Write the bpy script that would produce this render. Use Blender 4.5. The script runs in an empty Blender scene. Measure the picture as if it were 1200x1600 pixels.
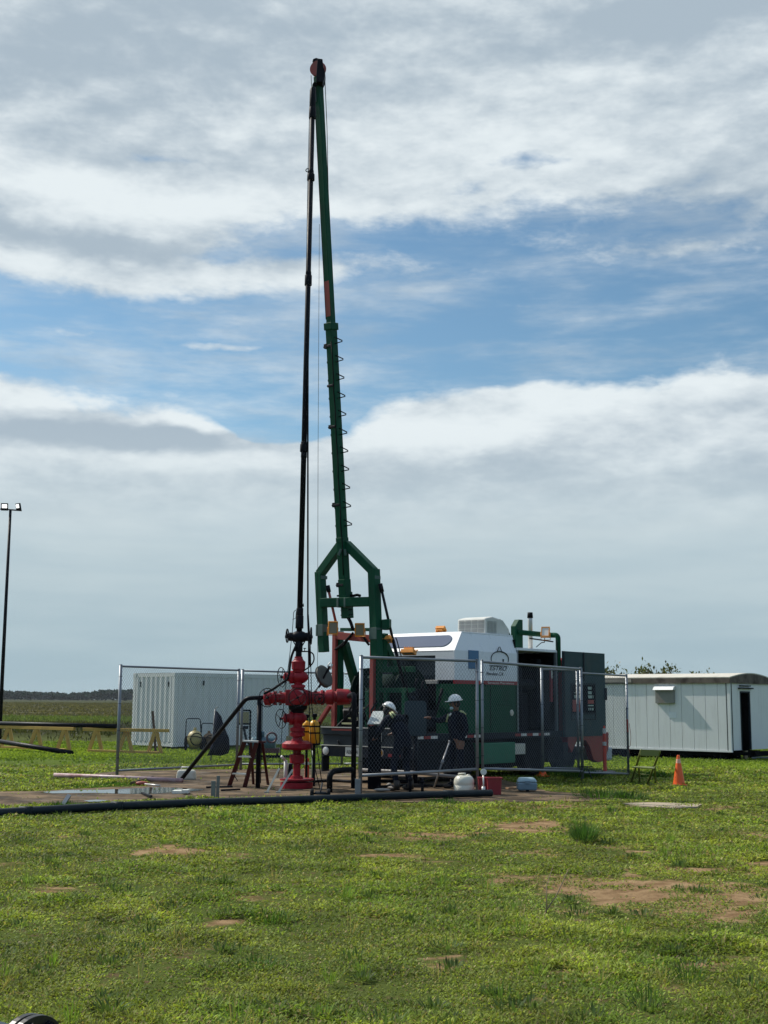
import bpy, bmesh, math, random
import numpy as np
from mathutils import Vector, Matrix
random.seed(7); rng = np.random.default_rng(11)
R = math.radians
sc = bpy.context.scene
COL = sc.collection

# ------------------------------------------------------------------ camera
FPX = 2000.0; PITCH = math.atan(295/FPX); ROLL = 0.006; EYE = 1.7
cam = bpy.data.objects.new('camera', bpy.data.cameras.new('camera')); COL.objects.link(cam)
cam.data.sensor_fit = 'VERTICAL'; cam.data.sensor_height = 36; cam.data.lens = FPX/1600*36
cam.data.clip_start = 0.1; cam.data.clip_end = 20000
fw = Vector((0, math.cos(PITCH), math.sin(PITCH))); up0 = Vector((0, -math.sin(PITCH), math.cos(PITCH))); rt0 = Vector((1, 0, 0))
rt = rt0*math.cos(ROLL) + up0*math.sin(ROLL); up = up0*math.cos(ROLL) - rt0*math.sin(ROLL)
M3 = Matrix((rt, up, -fw)).transposed()
cam.matrix_world = Matrix.Translation((0, 0, EYE)) @ M3.to_4x4()
sc.camera = cam
CO = Vector((0, 0, EYE))
def ray(px, py): return fw + rt*((px-600)/FPX) + up*((800-py)/FPX)
def P(px, py, Y):
    d = ray(px, py); return CO + d*(Y/d.y)
def G(px, py, z=0.0):
    d = ray(px, py); return CO + d*((z-EYE)/d.z)

# ------------------------------------------------------------------ sun, sky, exposure
SUN = Vector((-0.60, 0.38, 0.70)).normalized()
sun = bpy.data.objects.new('sun', bpy.data.lights.new('sun', 'SUN')); COL.objects.link(sun)
sun.data.energy = 4.8; sun.data.angle = R(0.6); sun.data.color = (1.0, 0.95, 0.86)
sun.rotation_euler = SUN.to_track_quat('Z', 'Y').to_euler()
sc.view_settings.view_transform = 'Standard'; sc.view_settings.look = 'None'
sc.view_settings.exposure = 0.0; sc.view_settings.gamma = 1.0

world = bpy.data.worlds.new('World'); sc.world = world; world.use_nodes = True
class NT:
    def __init__(s, nt): s.nt = nt
    def n(s, t, **kw):
        o = s.nt.nodes.new(t)
        for k, v in kw.items(): setattr(o, k, v)
        return o
    def put(s, sock, v):
        if isinstance(v, (int, float)): sock.default_value = v
        elif isinstance(v, (tuple, list)): sock.default_value = v
        else: s.nt.links.new(v, sock)
    def m(s, op, a, b=0.0, c=None, clamp=False):
        o = s.n('ShaderNodeMath', operation=op, use_clamp=clamp); s.put(o.inputs[0], a); s.put(o.inputs[1], b)
        if c is not None: s.put(o.inputs[2], c)
        return o.outputs[0]
    def vm(s, op, a, b=None, sc_=None):
        o = s.n('ShaderNodeVectorMath', operation=op); s.put(o.inputs[0], a)
        if b is not None: s.put(o.inputs[1], b)
        if sc_ is not None: s.put(o.inputs['Scale'], sc_)
        return o.outputs[0]
    def comb(s, x, y, z=0.0):
        o = s.n('ShaderNodeCombineXYZ'); s.put(o.inputs[0], x); s.put(o.inputs[1], y); s.put(o.inputs[2], z); return o.outputs[0]
    def noise(s, v, scale, det=6.0, rough=0.55, dist=0.0, out=0):
        o = s.n('ShaderNodeTexNoise'); s.put(o.inputs['Vector'], v); o.inputs['Scale'].default_value = scale
        o.inputs['Detail'].default_value = det; o.inputs['Roughness'].default_value = rough; o.inputs['Distortion'].default_value = dist
        return o.outputs[out]
    def ss(s, x, a, b, lo=0.0, hi=1.0):
        o = s.n('ShaderNodeMapRange', interpolation_type='SMOOTHSTEP'); s.put(o.inputs[0], x)
        o.inputs[1].default_value = a; o.inputs[2].default_value = b; s.put(o.inputs[3], lo); s.put(o.inputs[4], hi)
        return o.outputs[0]
    def mix(s, f, a, b, mode='MIX'):
        o = s.n('ShaderNodeMix', data_type='RGBA', blend_type=mode); s.put(o.inputs[0], f)
        s.put(o.inputs[6], a if not isinstance(a, tuple) else (*a, 1)[:4]); s.put(o.inputs[7], b if not isinstance(b, tuple) else (*b, 1)[:4])
        return o.outputs[2]

def sky_world():
    nt = world.node_tree; nt.nodes.clear(); N = NT(nt)
    tc = N.n('ShaderNodeTexCoord').outputs['Generated']
    sep = N.n('ShaderNodeSeparateXYZ'); N.put(sep.inputs[0], tc)
    x, y, z = sep.outputs
    u = N.m('ARCTAN2', x, y); v = N.m('ARCSINE', z)
    sky = N.n('ShaderNodeTexSky', sky_type='NISHITA', sun_disc=False)
    sky.sun_elevation = math.asin(SUN.z); sky.sun_rotation = math.atan2(SUN.x, SUN.y)
    sky.air_density = 1.0; sky.dust_density = 0.6; sky.ozone_density = 1.6
    base = N.comb(N.m('MULTIPLY', u, 1.0), N.m('MULTIPLY', v, 2.0), 0.0)
    # gentle warp of the cloud layout
    wn = N.noise(base, 7.0, 5.0, 0.55, out=1)
    w = N.vm('SUBTRACT', wn, (0.5, 0.5, 0.5))
    sw = N.n('ShaderNodeSeparateXYZ'); N.put(sw.inputs[0], w)
    uw = N.m('ADD', u, N.m('MULTIPLY', sw.outputs[0], 0.10)); vw = N.m('ADD', v, N.m('MULTIPLY', sw.outputs[1], 0.045))
    def ae(px, py):
        d = ray(px, py).normalized(); return math.atan2(d.x, d.y), math.asin(d.z)
    def blob(px, py, rx, ry, amp):
        a, e = ae(px, py)
        du = N.m('DIVIDE', N.m('SUBTRACT', uw, a), rx/FPX); dv = N.m('DIVIDE', N.m('SUBTRACT', vw, e), ry/FPX)
        q = N.m('ADD', N.m('MULTIPLY', du, du), N.m('MULTIPLY', dv, dv))
        return N.m('MULTIPLY', N.m('EXPONENT', N.m('MULTIPLY', q, -1.0)), amp)
    def add(lst):
        o = lst[0]
        for q in lst[1:]: o = N.m('ADD', o, q)
        return o
    # coverage: a band structure in elevation plus named masses
    e = lambda py: ae(600, py)[1]
    high = N.ss(vw, e(400), e(250), 0.0, 0.86)
    low = N.ss(vw, e(640), e(735), 0.0, 1.15)
    cov = add([high, low,
        blob(150, 305, 330, 48, .55), blob(180, 425, 400, 42, .70), blob(100, 365, 300, 40, .55), blob(560, 420, 190, 26, .30), blob(1050, 385, 260, 24, .34),
        blob(1000, 330, 260, 40, .25), blob(130, 512, 85, 12, .42), blob(380, 538, 120, 9, .42), blob(1085, 505, 60, 10, .3), blob(850, 470, 160, 8, .25),
        blob(60, 660, 230, 75, .75), blob(300, 685, 100, 36, .62), blob(-60, 600, 150, 40, .4),
        blob(830, 655, 240, 50, .95), blob(1080, 640, 230, 46, .95), blob(620, 700, 160, 52, .7), blob(1230, 600, 70, 50, .6), blob(400, 740, 200, 30, .5),
        blob(870, 262, 120, 16, -.42), blob(300, 262, 150, 13, -.34), blob(340, 300, 60, 12, -.35), blob(720, 300, 60, 16, -.25), blob(60, 240, 70, 10, -.25),
        blob(330, 398, 60, 12, -.3), blob(1180, 470, 130, 40, -.2), blob(440, 635, 80, 60, -.8), blob(620, 580, 200, 26, -.4)])
    ns = N.comb(N.m('MULTIPLY', u, 1.0), N.m('MULTIPLY', v, 2.3), 3.1)
    fine = N.noise(ns, 11.0, 10.0, 0.60, 0.12)
    nl = N.comb(N.m('ADD', u, 0.006), N.m('ADD', N.m('MULTIPLY', v, 2.3), -0.030), 3.1)
    fine2 = N.noise(nl, 11.0, 4.0, 0.60, 0.12)
    D = N.m('ADD', cov, N.m('MULTIPLY', N.m('SUBTRACT', fine, 0.5), 1.15))
    D = N.m('ADD', D, N.m('MULTIPLY', N.m('SUBTRACT', N.noise(ns, 60.0, 6.0, .65), .5), .22))
    alpha = N.ss(D, 0.20, 0.64)
    wisp = N.noise(N.comb(u, N.m('MULTIPLY', v, 5.0), 5.0), 6.0, 8.0, .62)
    alpha = N.m('MAXIMUM', alpha, N.ss(wisp, .38, .78, 0.0, .75))
    # brightness of the cloud: self shading from the noise, bright rims, dark undersides
    big = N.noise(N.comb(u, N.m('MULTIPLY', v, 2.6), 9.0), 5.0, 5.0, 0.5)
    relief = N.m('MULTIPLY', N.m('SUBTRACT', fine, fine2), 1.0)
    br = add([N.m('MULTIPLY', N.m('SUBTRACT', big, 0.5), 1.5), relief, N.m('MULTIPLY', N.m('SUBTRACT', fine, 0.5), 0.8), N.m('MULTIPLY', N.m('SUBTRACT', N.noise(ns, 42.0, 7.0, .62), .5), .5),
        blob(170, 300, 300, 40, .55), blob(250, 430, 330, 26, .30), blob(140, 372, 240, 20, -.62), blob(120, 612, 150, 13, .55), blob(300, 650, 100, 12, .6), blob(200, 715, 200, 16, .45), blob(900, 640, 260, 22, .35), blob(620, 680, 120, 26, .35), blob(40, 590, 220, 26, .30), blob(240, 682, 150, 18, -.75), blob(60, 660, 120, 18, -.4), blob(330, 660, 40, 14, .5),
        blob(900, 606, 330, 22, .50), blob(680, 660, 150, 40, .30), blob(900, 690, 300, 40, .12), blob(1000, 760, 300, 30, -.1),
        blob(930, 150, 160, 40, .22), blob(1080, 30, 200, 40, -.6), blob(240, 130, 300, 80, -.32), blob(620, 200, 200, 30, -.15), blob(640, 230, 300, 50, .22), blob(1050, 190, 160, 40, -.2), blob(760, 80, 200, 40, .15),
        blob(480, 330, 130, 26, .3), blob(1080, 380, 200, 26, .12)])
    br = N.ss(N.m('ADD', br, 0.5), 0.0, 1.15)
    ccol = N.mix(br, (0.410, 0.500, 0.580), (0.800, 0.870, 0.900))
    # low haze veil near the horizon, thicker towards it
    veil = N.ss(v, e(660), e(880), 0.0, 0.95)
    vcol = N.mix(N.ss(v, e(760), e(1090)), (0.575, 0.675, 0.715), (0.400, 0.525, 0.580))
    vn = N.noise(N.comb(u, N.m('MULTIPLY', v, 7.0), 1.0), 6.0, 4.0, 0.5)
    vcol = N.mix(N.ss(vn, 0.3, 0.7), vcol, N.vm('MULTIPLY', vcol, (0.88, 0.915, 0.94)))
    s01 = N.vm('MULTIPLY', sky.outputs[0], (0.083, 0.104, 0.105))
    c = N.mix(alpha, s01, ccol)
    c = N.mix(veil, c, vcol)
    # sky brighter ahead and sunward; unseen rear dimmed and blued to set shade levels
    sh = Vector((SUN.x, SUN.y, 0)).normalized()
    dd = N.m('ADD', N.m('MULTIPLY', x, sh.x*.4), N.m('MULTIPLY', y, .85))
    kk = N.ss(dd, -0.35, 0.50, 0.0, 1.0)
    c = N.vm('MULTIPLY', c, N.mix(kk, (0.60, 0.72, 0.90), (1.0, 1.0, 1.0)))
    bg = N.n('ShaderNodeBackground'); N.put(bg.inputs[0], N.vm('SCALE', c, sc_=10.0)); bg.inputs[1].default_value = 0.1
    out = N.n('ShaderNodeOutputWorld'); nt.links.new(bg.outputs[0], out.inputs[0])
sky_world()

# ------------------------------------------------------------------ helpers: materials
MATS = {}
def mat(name, rgb, rough=0.5, metal=0.0, var=0.12, scale=6.0, bump=0.0, dirt=0.0, dirtcol=(0.10, 0.075, 0.05), spec=0.5, streak=False, emit=None, rv=0.25):
    if name in MATS: return MATS[name]
    m = bpy.data.materials.new(name); m.use_nodes = True; N = NT(m.node_tree)
    b = m.node_tree.nodes['Principled BSDF']
    g = N.n('ShaderNodeTexCoord').outputs['Object']
    n1 = N.noise(g, scale, 5.0, 0.6)
    f = N.m('MULTIPLY', N.m('SUBTRACT', n1, 0.5), 2.0*var)
    k = N.m('ADD', f, 1.0)
    c = N.vm('SCALE', tuple(rgb), sc_=k)
    if dirt > 0:
        gg = N.vm('MULTIPLY', g, (3.0, 3.0, 0.35)) if streak else g
        n2 = N.noise(gg, 2.4, 7.0, 0.66)
        c = N.mix(N.m('MULTIPLY', N.ss(n2, 0.46, 0.72), dirt), c, tuple(dirtcol))
    N.put(b.inputs['Base Color'], c)
    r = N.m('ADD', rough, N.m('MULTIPLY', N.m('SUBTRACT', N.noise(g, scale*2.3, 3.0), 0.5), rv), clamp=True)
    N.put(b.inputs['Roughness'], r); b.inputs['Metallic'].default_value = metal
    b.inputs['Specular IOR Level'].default_value = spec
    if bump > 0:
        bp = N.n('ShaderNodeBump'); bp.inputs['Strength'].default_value = bump; bp.inputs['Distance'].default_value = 0.01
        N.put(bp.inputs['Height'], N.noise(g, scale*6, 6.0, 0.6)); N.put(b.inputs['Normal'], bp.outputs[0])
    if emit:
        b.inputs['Emission Color'].default_value = (*emit[:3], 1); b.inputs['Emission Strength'].default_value = emit[3]
    MATS[name] = m; return m
green = mat('green_paint', (0.002, 0.066, 0.031), 0.55, dirt=0.35, dirtcol=(0.008, 0.03, 0.02), scale=3, bump=.05, spec=.18)
green_worn = mat('worn_green_weld', (0.05, 0.10, 0.085), 0.6, dirt=0.3, dirtcol=(.01,.04,.03))
green_bright = mat('bright_green_paint', (0.012, 0.17, 0.085), 0.45, dirt=0.35)
well_red = mat('wellhead_red', (0.30, 0.005, 0.014), 0.45, var=.3, dirt=0.65, dirtcol=(0.075, 0.010, 0.010), scale=9, spec=.35, bump=.25)
truck_red = mat('truck_red', (0.27, 0.008, 0.016), 0.35, dirt=0.2)
frame_red = mat('frame_red', (0.33, 0.055, 0.045), 0.55, dirt=0.35)
white_paint = mat('white_paint', (0.70, 0.71, 0.70), 0.42, var=.04, scale=2, dirt=0.24, dirtcol=(0.36, 0.35, 0.32), streak=True)
white_body = mat('white_body_paint', (0.72, 0.75, 0.77), 0.3, var=.03, scale=2, dirt=.08, dirtcol=(.4, .4, .38), streak=True)
black = mat('black_rubber', (0.008, 0.009, 0.011), 0.7, spec=.12)
black_steel = mat('black_steel', (0.007, 0.008, 0.012), 0.5, dirt=0.3, dirtcol=(0.018, 0.012, 0.011), scale=5, spec=.12)
dark_steel = mat('dark_steel', (0.014, 0.019, 0.026), 0.55, dirt=0.3, dirtcol=(.02, .017, .014), spec=.12)
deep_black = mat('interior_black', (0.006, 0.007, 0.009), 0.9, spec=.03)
galv = mat('galvanised_steel', (0.22, 0.24, 0.26), 0.45, metal=0.55, var=.2, scale=12, dirt=.25, dirtcol=(.13, .12, .11))
wire = mat('galvanised_wire', (0.11, 0.125, 0.14), 0.5, metal=0.3)
yellow_lamp = mat('orange_yellow_paint', (0.72, 0.27, 0.03), 0.45, dirt=.15)
yellow_rack = mat('yellow_rack_paint', (0.50, 0.31, 0.065), 0.6, dirt=.5, dirtcol=(.16, .10, .05))
yellow_tank = mat('yellow_tank_paint', (0.78, 0.40, 0.02), 0.35, dirt=.1)
chair_yel = mat('chair_yellow_green', (0.13, 0.15, 0.02), 0.5)
glass_lamp = mat('lamp_glass', (0.26, 0.24, 0.19), 0.12, var=.03)
dark_glass = mat('dark_window_glass', (0.13, 0.15, 0.21), 0.05, var=.05, spec=0.4, rv=0)
blue_win = mat('blue_window', (0.03, 0.12, 0.24), 0.15)
navy = mat('navy_coverall', (0.008, 0.010, 0.018), 0.9, var=.3, bump=.3, scale=14, spec=.1)
skin_m = mat('skin', (0.19, 0.09, 0.052), 0.55, var=.06)
hat_m = mat('hard_hat_white', (0.82, 0.82, 0.80), 0.28, var=.02)
reflect = mat('reflective_stripe', (0.40, 0.44, 0.20), 0.5)
mask_m = mat('pale_blue_mask', (0.42, 0.62, 0.66), 0.7)
boot_m = mat('boot_leather', (0.03, 0.022, 0.015), 0.6)
wood_dark = mat('dark_board', (0.10, 0.06, 0.04), 0.8, dirt=.4, bump=.3)
ladder_red = mat('ladder_red_brown', (0.075, 0.018, 0.018), 0.6, dirt=.5, dirtcol=(.03, .025, .022), spec=.2)
alu = mat('aluminium', (0.62, 0.60, 0.56), 0.38, metal=0.5, dirt=.2, dirtcol=(.2, .17, .14))
orange = mat('orange_plastic', (0.85, 0.13, 0.02), 0.45, dirt=.25, dirtcol=(.35, .08, .03))
orange_red = mat('orange_red_plastic', (0.72, 0.06, 0.02), 0.45, dirt=.15)
reflect_white = mat('white_reflective', (0.70, 0.68, 0.64), 0.4)
concrete_m = mat('concrete', (0.30, 0.28, 0.25), 0.9, dirt=.3, bump=.5)
jerry = mat('off_white_plastic', (0.62, 0.60, 0.50), 0.4, dirt=.35, dirtcol=(.35, .30, .2))
bucket_red = mat('bucket_red_plastic', (0.24, 0.02, 0.028), 0.4)
cooler_blue = mat('grey_blue_plastic', (0.16, 0.24, 0.29), 0.45)
tarp_m = mat('dark_navy_tarp', (0.007, 0.010, 0.020), 0.9, var=.3, bump=.1, spec=.03)
rust_fascia = mat('weathered_fascia', (0.13, 0.105, 0.085), 0.9, var=.6, scale=5, dirt=1.0, dirtcol=(.035, .022, .018), bump=.4)
roof_m = mat('pale_trailer_roof', (0.58, 0.54, 0.46), 0.7, var=.15, dirt=.3)
sign_white = mat('placard_white', (0.66, 0.68, 0.62), 0.5, dirt=.2)
ink = mat('black_lettering', (0.02, 0.03, 0.035), 0.6)
door_grey = mat('grey_blue_door_panel', (0.020, 0.050, 0.056), 0.5, dirt=.2, scale=2, spec=.2)
lamp_lit = mat('lit_lamp_face', (0.9, 0.9, 0.9), 0.3, emit=(1, 1, 1, 1.6))

# ------------------------------------------------------------------ helpers: meshes
def perp(d, hint=None):
    d = d.normalized(); h = Vector(hint) if hint is not None else Vector((0, 0, 1))
    a = h - d*h.dot(d)
    if a.length < 1e-4: a = Vector((1, 0, 0)) - d*d.x
    a.normalize(); return a, d.cross(a)
class MB:
    def __init__(s): s.v = []; s.f = []; s.sm = []; s.mi = []; s.cm = 0
    def add(s, vs, fs, smooth=False):
        o = len(s.v); s.v += [Vector(q) for q in vs]
        for f in fs: s.f.append([i+o for i in f]); s.sm.append(smooth); s.mi.append(s.cm)
        return s
    def par(s, o, a, b, c):
        o, a, b, c = map(Vector, (o, a, b, c)); 
        if a.cross(b).dot(c) < 0: a, b = b, a
        return s.add([o, o+a, o+a+b, o+b, o+c, o+a+c, o+a+b+c, o+b+c], [(0, 3, 2, 1), (4, 5, 6, 7), (0, 1, 5, 4), (1, 2, 6, 5), (2, 3, 7, 6), (3, 0, 4, 7)])
    def box(s, c, sx, sy, sz, ax=None):
        X, Y, Z = ax or (Vector((1, 0, 0)), Vector((0, 1, 0)), Vector((0, 0, 1)))
        c = Vector(c); return s.par(c-X*sx/2-Y*sy/2-Z*sz/2, X*sx, Y*sy, Z*sz)
    def beam(s, p0, p1, w, h, hint=None):
        p0, p1 = Vector(p0), Vector(p1); d = p1-p0; a, b = perp(d, hint)
        return s.par(p0-a*h/2-b*w/2, a*h, b*w, d)
    def cyl(s, p0, p1, r0, r1=None, seg=14, smooth=True, caps=True):
        r1 = r0 if r1 is None else r1
        p0, p1 = Vector(p0), Vector(p1); a, b = perp(p1-p0); vs = []
        for p, r in ((p0, r0), (p1, r1)):
            for i in range(seg):
                t = 2*math.pi*i/seg; vs.append(p+(a*math.cos(t)+b*math.sin(t))*r)
        s.add(vs, [(i, (i+1) % seg, seg+(i+1) % seg, seg+i) for i in range(seg)], smooth)
        if caps:
            o = len(s.v)-2*seg
            s.f.append([o+i for i in range(seg)][::-1]); s.f.append([o+seg+i for i in range(seg)]); s.sm += [False, False]; s.mi += [s.cm, s.cm]
        return s
    def lathe(s, p0, axis, prof, seg=18, smooth=False):
        """prof: [(distance along axis, radius)]"""
        p0 = Vector(p0); ax = Vector(axis).normalized(); a, b = perp(ax); vs = []; fs = []
        for h, r in prof:
            for i in range(seg):
                t = 2*math.pi*i/seg; vs.append(p0+ax*h+(a*math.cos(t)+b*math.sin(t))*max(r, 1e-4))
        for k in range(len(prof)-1):
            for i in range(seg): fs.append((k*seg+i, k*seg+(i+1) % seg, (k+1)*seg+(i+1) % seg, (k+1)*seg+i))
        fs.append(tuple(range(seg))[::-1]); fs.append(tuple((len(prof)-1)*seg+i for i in range(seg)))
        return s.add(vs, fs, smooth)
    def tube(s, pts, r, seg=8, smooth=True):
        pts = [Vector(p) for p in pts]; n = len(pts); vs = []; a = None
        for k, p in enumerate(pts):
            d = (pts[min(k+1, n-1)]-pts[max(k-1, 0)])
            if d.length < 1e-9: d = Vector((0, 0, 1))
            d.normalize()
            if a is None: a, b = perp(d)
            else:
                a = a-d*a.dot(d); a.normalize(); b = d.cross(a)
            rr = r[k] if isinstance(r, (list, tuple)) else r
            for i in range(seg):
                t = 2*math.pi*i/seg; vs.append(p+(a*math.cos(t)+b*math.sin(t))*rr)
        fs = [(k*seg+i, k*seg+(i+1) % seg, (k+1)*seg+(i+1) % seg, (k+1)*seg+i) for k in range(n-1) for i in range(seg)]
        fs += [tuple(range(seg))[::-1], tuple((n-1)*seg+i for i in range(seg))]
        return s.add(vs, fs, smooth)
    def ring(s, c, axis, Rr, r, seg=28, sides=8):
        a, b = perp(Vector(axis)); c = Vector(c); ax = Vector(axis).normalized(); vs = []; fs = []
        for i in range(seg):
            t = 2*math.pi*i/seg; o = a*math.cos(t)+b*math.sin(t)
            for j in range(sides):
                q = 2*math.pi*j/sides; vs.append(c+o*(Rr+r*math.cos(q))+ax*r*math.sin(q))
        for i in range(seg):
            for j in range(sides): fs.append((i*sides+j, ((i+1) % seg)*sides+j, ((i+1) % seg)*sides+(j+1) % sides, i*sides+(j+1) % sides))
        return s.add(vs, fs, True)
    def prism(s, poly, ext, smooth=False):
        poly = [Vector(p) for p in poly]; e = Vector(ext); n = len(poly)
        return s.add(poly+[p+e for p in poly], [tuple(range(n))[::-1], tuple(range(n, 2*n))]+[(i, (i+1) % n, n+(i+1) % n, n+i) for i in range(n)], smooth)
    def ell(s, c, rx, ry, rz, ax=None, seg=16, rings=10, cut=None):
        X, Y, Z = ax or (Vector((1, 0, 0)), Vector((0, 1, 0)), Vector((0, 0, 1))); c = Vector(c); vs = []; fs = []
        lo = -math.pi/2 if cut is None else cut
        for k in range(rings+1):
            p = lo+(math.pi/2-lo)*k/rings
            for i in range(seg):
                t = 2*math.pi*i/seg; vs.append(c+X*rx*math.cos(p)*math.cos(t)+Y*ry*math.cos(p)*math.sin(t)+Z*rz*math.sin(p))
        for k in range(rings):
            for i in range(seg): fs.append((k*seg+i, k*seg+(i+1) % seg, (k+1)*seg+(i+1) % seg, (k+1)*seg+i))
        if cut is not None: fs.append(tuple(range(seg))[::-1])
        return s.add(vs, fs, True)
    def build(s, name, m, parent=None, bevel=0.0):
        off = ORG.get(parent.name, Vector()) if parent is not None else Vector()
        me = bpy.data.meshes.new(name); me.from_pydata([tuple(q-off) for q in s.v], [], s.f)
        for p, sm, mi in zip(me.polygons, s.sm, s.mi): p.use_smooth = sm; p.material_index = mi
        for q in (m if isinstance(m, (list, tuple)) else [m]): me.materials.append(q)
        bm = bmesh.new(); bm.from_mesh(me); bmesh.ops.recalc_face_normals(bm, faces=bm.faces); bm.to_mesh(me); bm.free()
        me.update()
        o = bpy.data.objects.new(name, me); COL.objects.link(o)
        if parent is not None: o.parent = parent; ORG[o.name] = off
        if bevel > 0:
            b = o.modifiers.new('bevel', 'BEVEL'); b.width = bevel; b.segments = 2; b.limit_method = 'ANGLE'; b.angle_limit = R(40)
        return o
ORG = {}
def thing(name, loc, label, cat, group=None):
    o = bpy.data.objects.new(name, None); COL.objects.link(o); o.location = loc; o.empty_display_size = .2
    ORG[o.name] = Vector(loc); o['label'] = label; o['category'] = cat
    if group: o['group'] = group
    return o
def tag(o, label, cat, group=None):
    o['label'] = label; o['category'] = cat
    if group: o['group'] = group
    return o
def kind(o, k): o['kind'] = k; return o
def text(name, s, origin, xdir, updir, size, m, parent, shear=0.0, extr=0.002, align='LEFT', width=None):
    cu = bpy.data.curves.new(name, 'FONT'); cu.body = s; cu.size = size; cu.extrude = extr; cu.align_x = align; cu.shear = shear
    cu.materials.append(m); o0 = bpy.data.objects.new(name, cu); COL.objects.link(o0)
    me = bpy.data.meshes.new_from_object(o0.evaluated_get(bpy.context.evaluated_depsgraph_get())); bpy.data.objects.remove(o0); me.name = name
    if not me.materials: me.materials.append(m)
    o = bpy.data.objects.new(name, me); COL.objects.link(o)
    X = Vector(xdir).normalized(); U = Vector(updir).normalized(); Z = X.cross(U)
    off = ORG.get(parent.name, Vector()) if parent is not None else Vector()
    mm = Matrix((X, U, Z)).transposed().to_4x4(); mm.translation = Vector(origin)-off; 
    if width:
        bpy.context.view_layer.update(); w = o.dimensions.x
        if w > 0: mm = mm @ Matrix.Diagonal((width/w, 1, 1, 1))
    o.matrix_local = mm
    if parent is not None: o.parent = parent
    return o

# ------------------------------------------------------------------ numpy noise
_tab = np.random.default_rng(3).random((256, 256))
def vnoise(x, y):
    xi = np.floor(x).astype(int); yi = np.floor(y).astype(int); fx = x-xi; fy = y-yi
    fx = fx*fx*(3-2*fx); fy = fy*fy*(3-2*fy)
    a = _tab[xi & 255, yi & 255]; b = _tab[(xi+1) & 255, yi & 255]; c = _tab[xi & 255, (yi+1) & 255]; d = _tab[(xi+1) & 255, (yi+1) & 255]
    return a*(1-fx)*(1-fy)+b*fx*(1-fy)+c*(1-fx)*fy+d*fx*fy
def fbm(x, y, oct=4):
    s = 0; a = 0.5; t = 0
    for k in range(oct): s = s+a*vnoise(x*2**k+17*k, y*2**k+31*k); t += a; a *= .5
    return s/t

# ================================================================== GROUND
def gxy(px, py): p = G(px, py); return p.x, p.y
PAD = [gxy(*q) for q in [(-260,1243),(-60,1238),(60,1237),(140,1232),(232,1229),(228,1221),(205,1214),(95,1213),(190,1206),(300,1203),(480,1202),(700,1204),(800,1222),(860,1238),(960,1243),(1006,1246),(975,1251),(860,1254),(760,1256),(600,1253),(500,1247),(420,1249),(330,1250),(200,1252),(60,1258),(-260,1266)]]
def inpoly(x, y, poly):
    c = np.zeros(x.shape, bool); n = len(poly)
    for i in range(n):
        x0, y0 = poly[i]; x1, y1 = poly[(i+1) % n]
        if y0 == y1: continue
        k = ((y0 > y) != (y1 > y)) & (x < (x1-x0)*(y-y0)/(y1-y0)+x0); c ^= k
    return c
BARE = []   # cx, cy, rx, ry, strength
for (px, py, rx, ry, s) in [(1000,1388,95,12,1.0),(1110,1392,70,14,.95),(900,1386,80,8,.8),(1150,1415,60,9,.8),(1120,1355,60,6,.85),(1180,1357,50,6,.7),(990,1366,40,6,.6),
        (600,1303,75,3.6,1.0),(500,1301,30,3,.5),(800,1290,52,4.5,1.0),(925,1283,34,3.5,.8),(285,1329,46,6,1.0),(870,1256,46,3,.9),(1160,1300,46,4,.7),(1195,1276,24,3,.8),
        (1110,1262,40,3,.5),(1165,1445,44,8,.6),(1130,1500,46,10,.55),(1190,1510,40,10,.5),(260,1492,60,5,.45),(620,1555,70,7,.45),(480,1470,46,4,.4),(905,1475,70,6,.35),(360,1345,50,4,.4),
        (140,1310,40,3,.5),(650,1345,60,4,.6),(820,1335,50,4,.55),(980,1325,60,4,.6),(740,1372,60,5,.6),(1060,1335,50,4,.6),(450,1395,50,5,.3),(900,1430,60,5,.6),(760,1500,70,6,.55),(1000,1480,60,5,.55),(200,1385,60,5,.45),(330,1440,60,5,.45),(1000,1545,70,6,.5),(150,1550,60,6,.4),(420,1575,60,6,.4),(700,1440,60,6,.35),(560,1420,30,3,.2),(60,1350,50,4,.2),(1000,1230,60,3,.2),(110,1304,50,2,.4),(400,1283,90,2,.4)]:
    x, y = gxy(px, py); d = math.hypot(y, EYE)
    BARE.append((x, y, 1.2*rx/FPX*y, 1.35*ry/FPX*y*y/EYE, s))
def bare_f(x, y):
    wx = x+(fbm(x*1.3+5, y*1.3, 3)-.5)*1.6; wy = y+(fbm(x*1.3+50, y*1.3+9, 3)-.5)*1.9
    o = np.zeros(x.shape)
    for cx, cy, rx, ry, s in BARE:
        q = ((wx-cx)/rx)**2+((wy-cy)/ry)**2
        o = np.maximum(o, s*np.exp(-q*.8))
    o = o*(.62+.5*fbm(x*.9+3, y*.9, 3))+(fbm(x*2.6, y*2.6, 5)-.5)*1.0
    return np.clip(o, 0, 1)
def ground_z(x, y):
    z = (fbm(x*.55, y*.55, 4)-.5)*.07
    k = inpoly(x, y, PAD)
    z = np.where(k, -.03, z)
    z = z*np.clip((60-y)/30, 0, 1)
    return z
def axis(lo, hi, st, far, n, flo=None):
    a = list(np.arange(lo, hi, st)); g = (far/ (st)) ** (1.0/n)
    q = [st*g**k for k in range(1, n+1)]
    f = [hi+v for v in q]; b = [lo-v for v in q][::-1]
    return np.array(b+a+f)
xs = axis(-9, 10, .08, 6000, 34); ys = axis(4.5, 34, .08, 6000, 34)
X, Y = np.meshgrid(xs, ys)
Z = ground_z(X, Y)
nx, ny = len(xs), len(ys)
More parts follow.
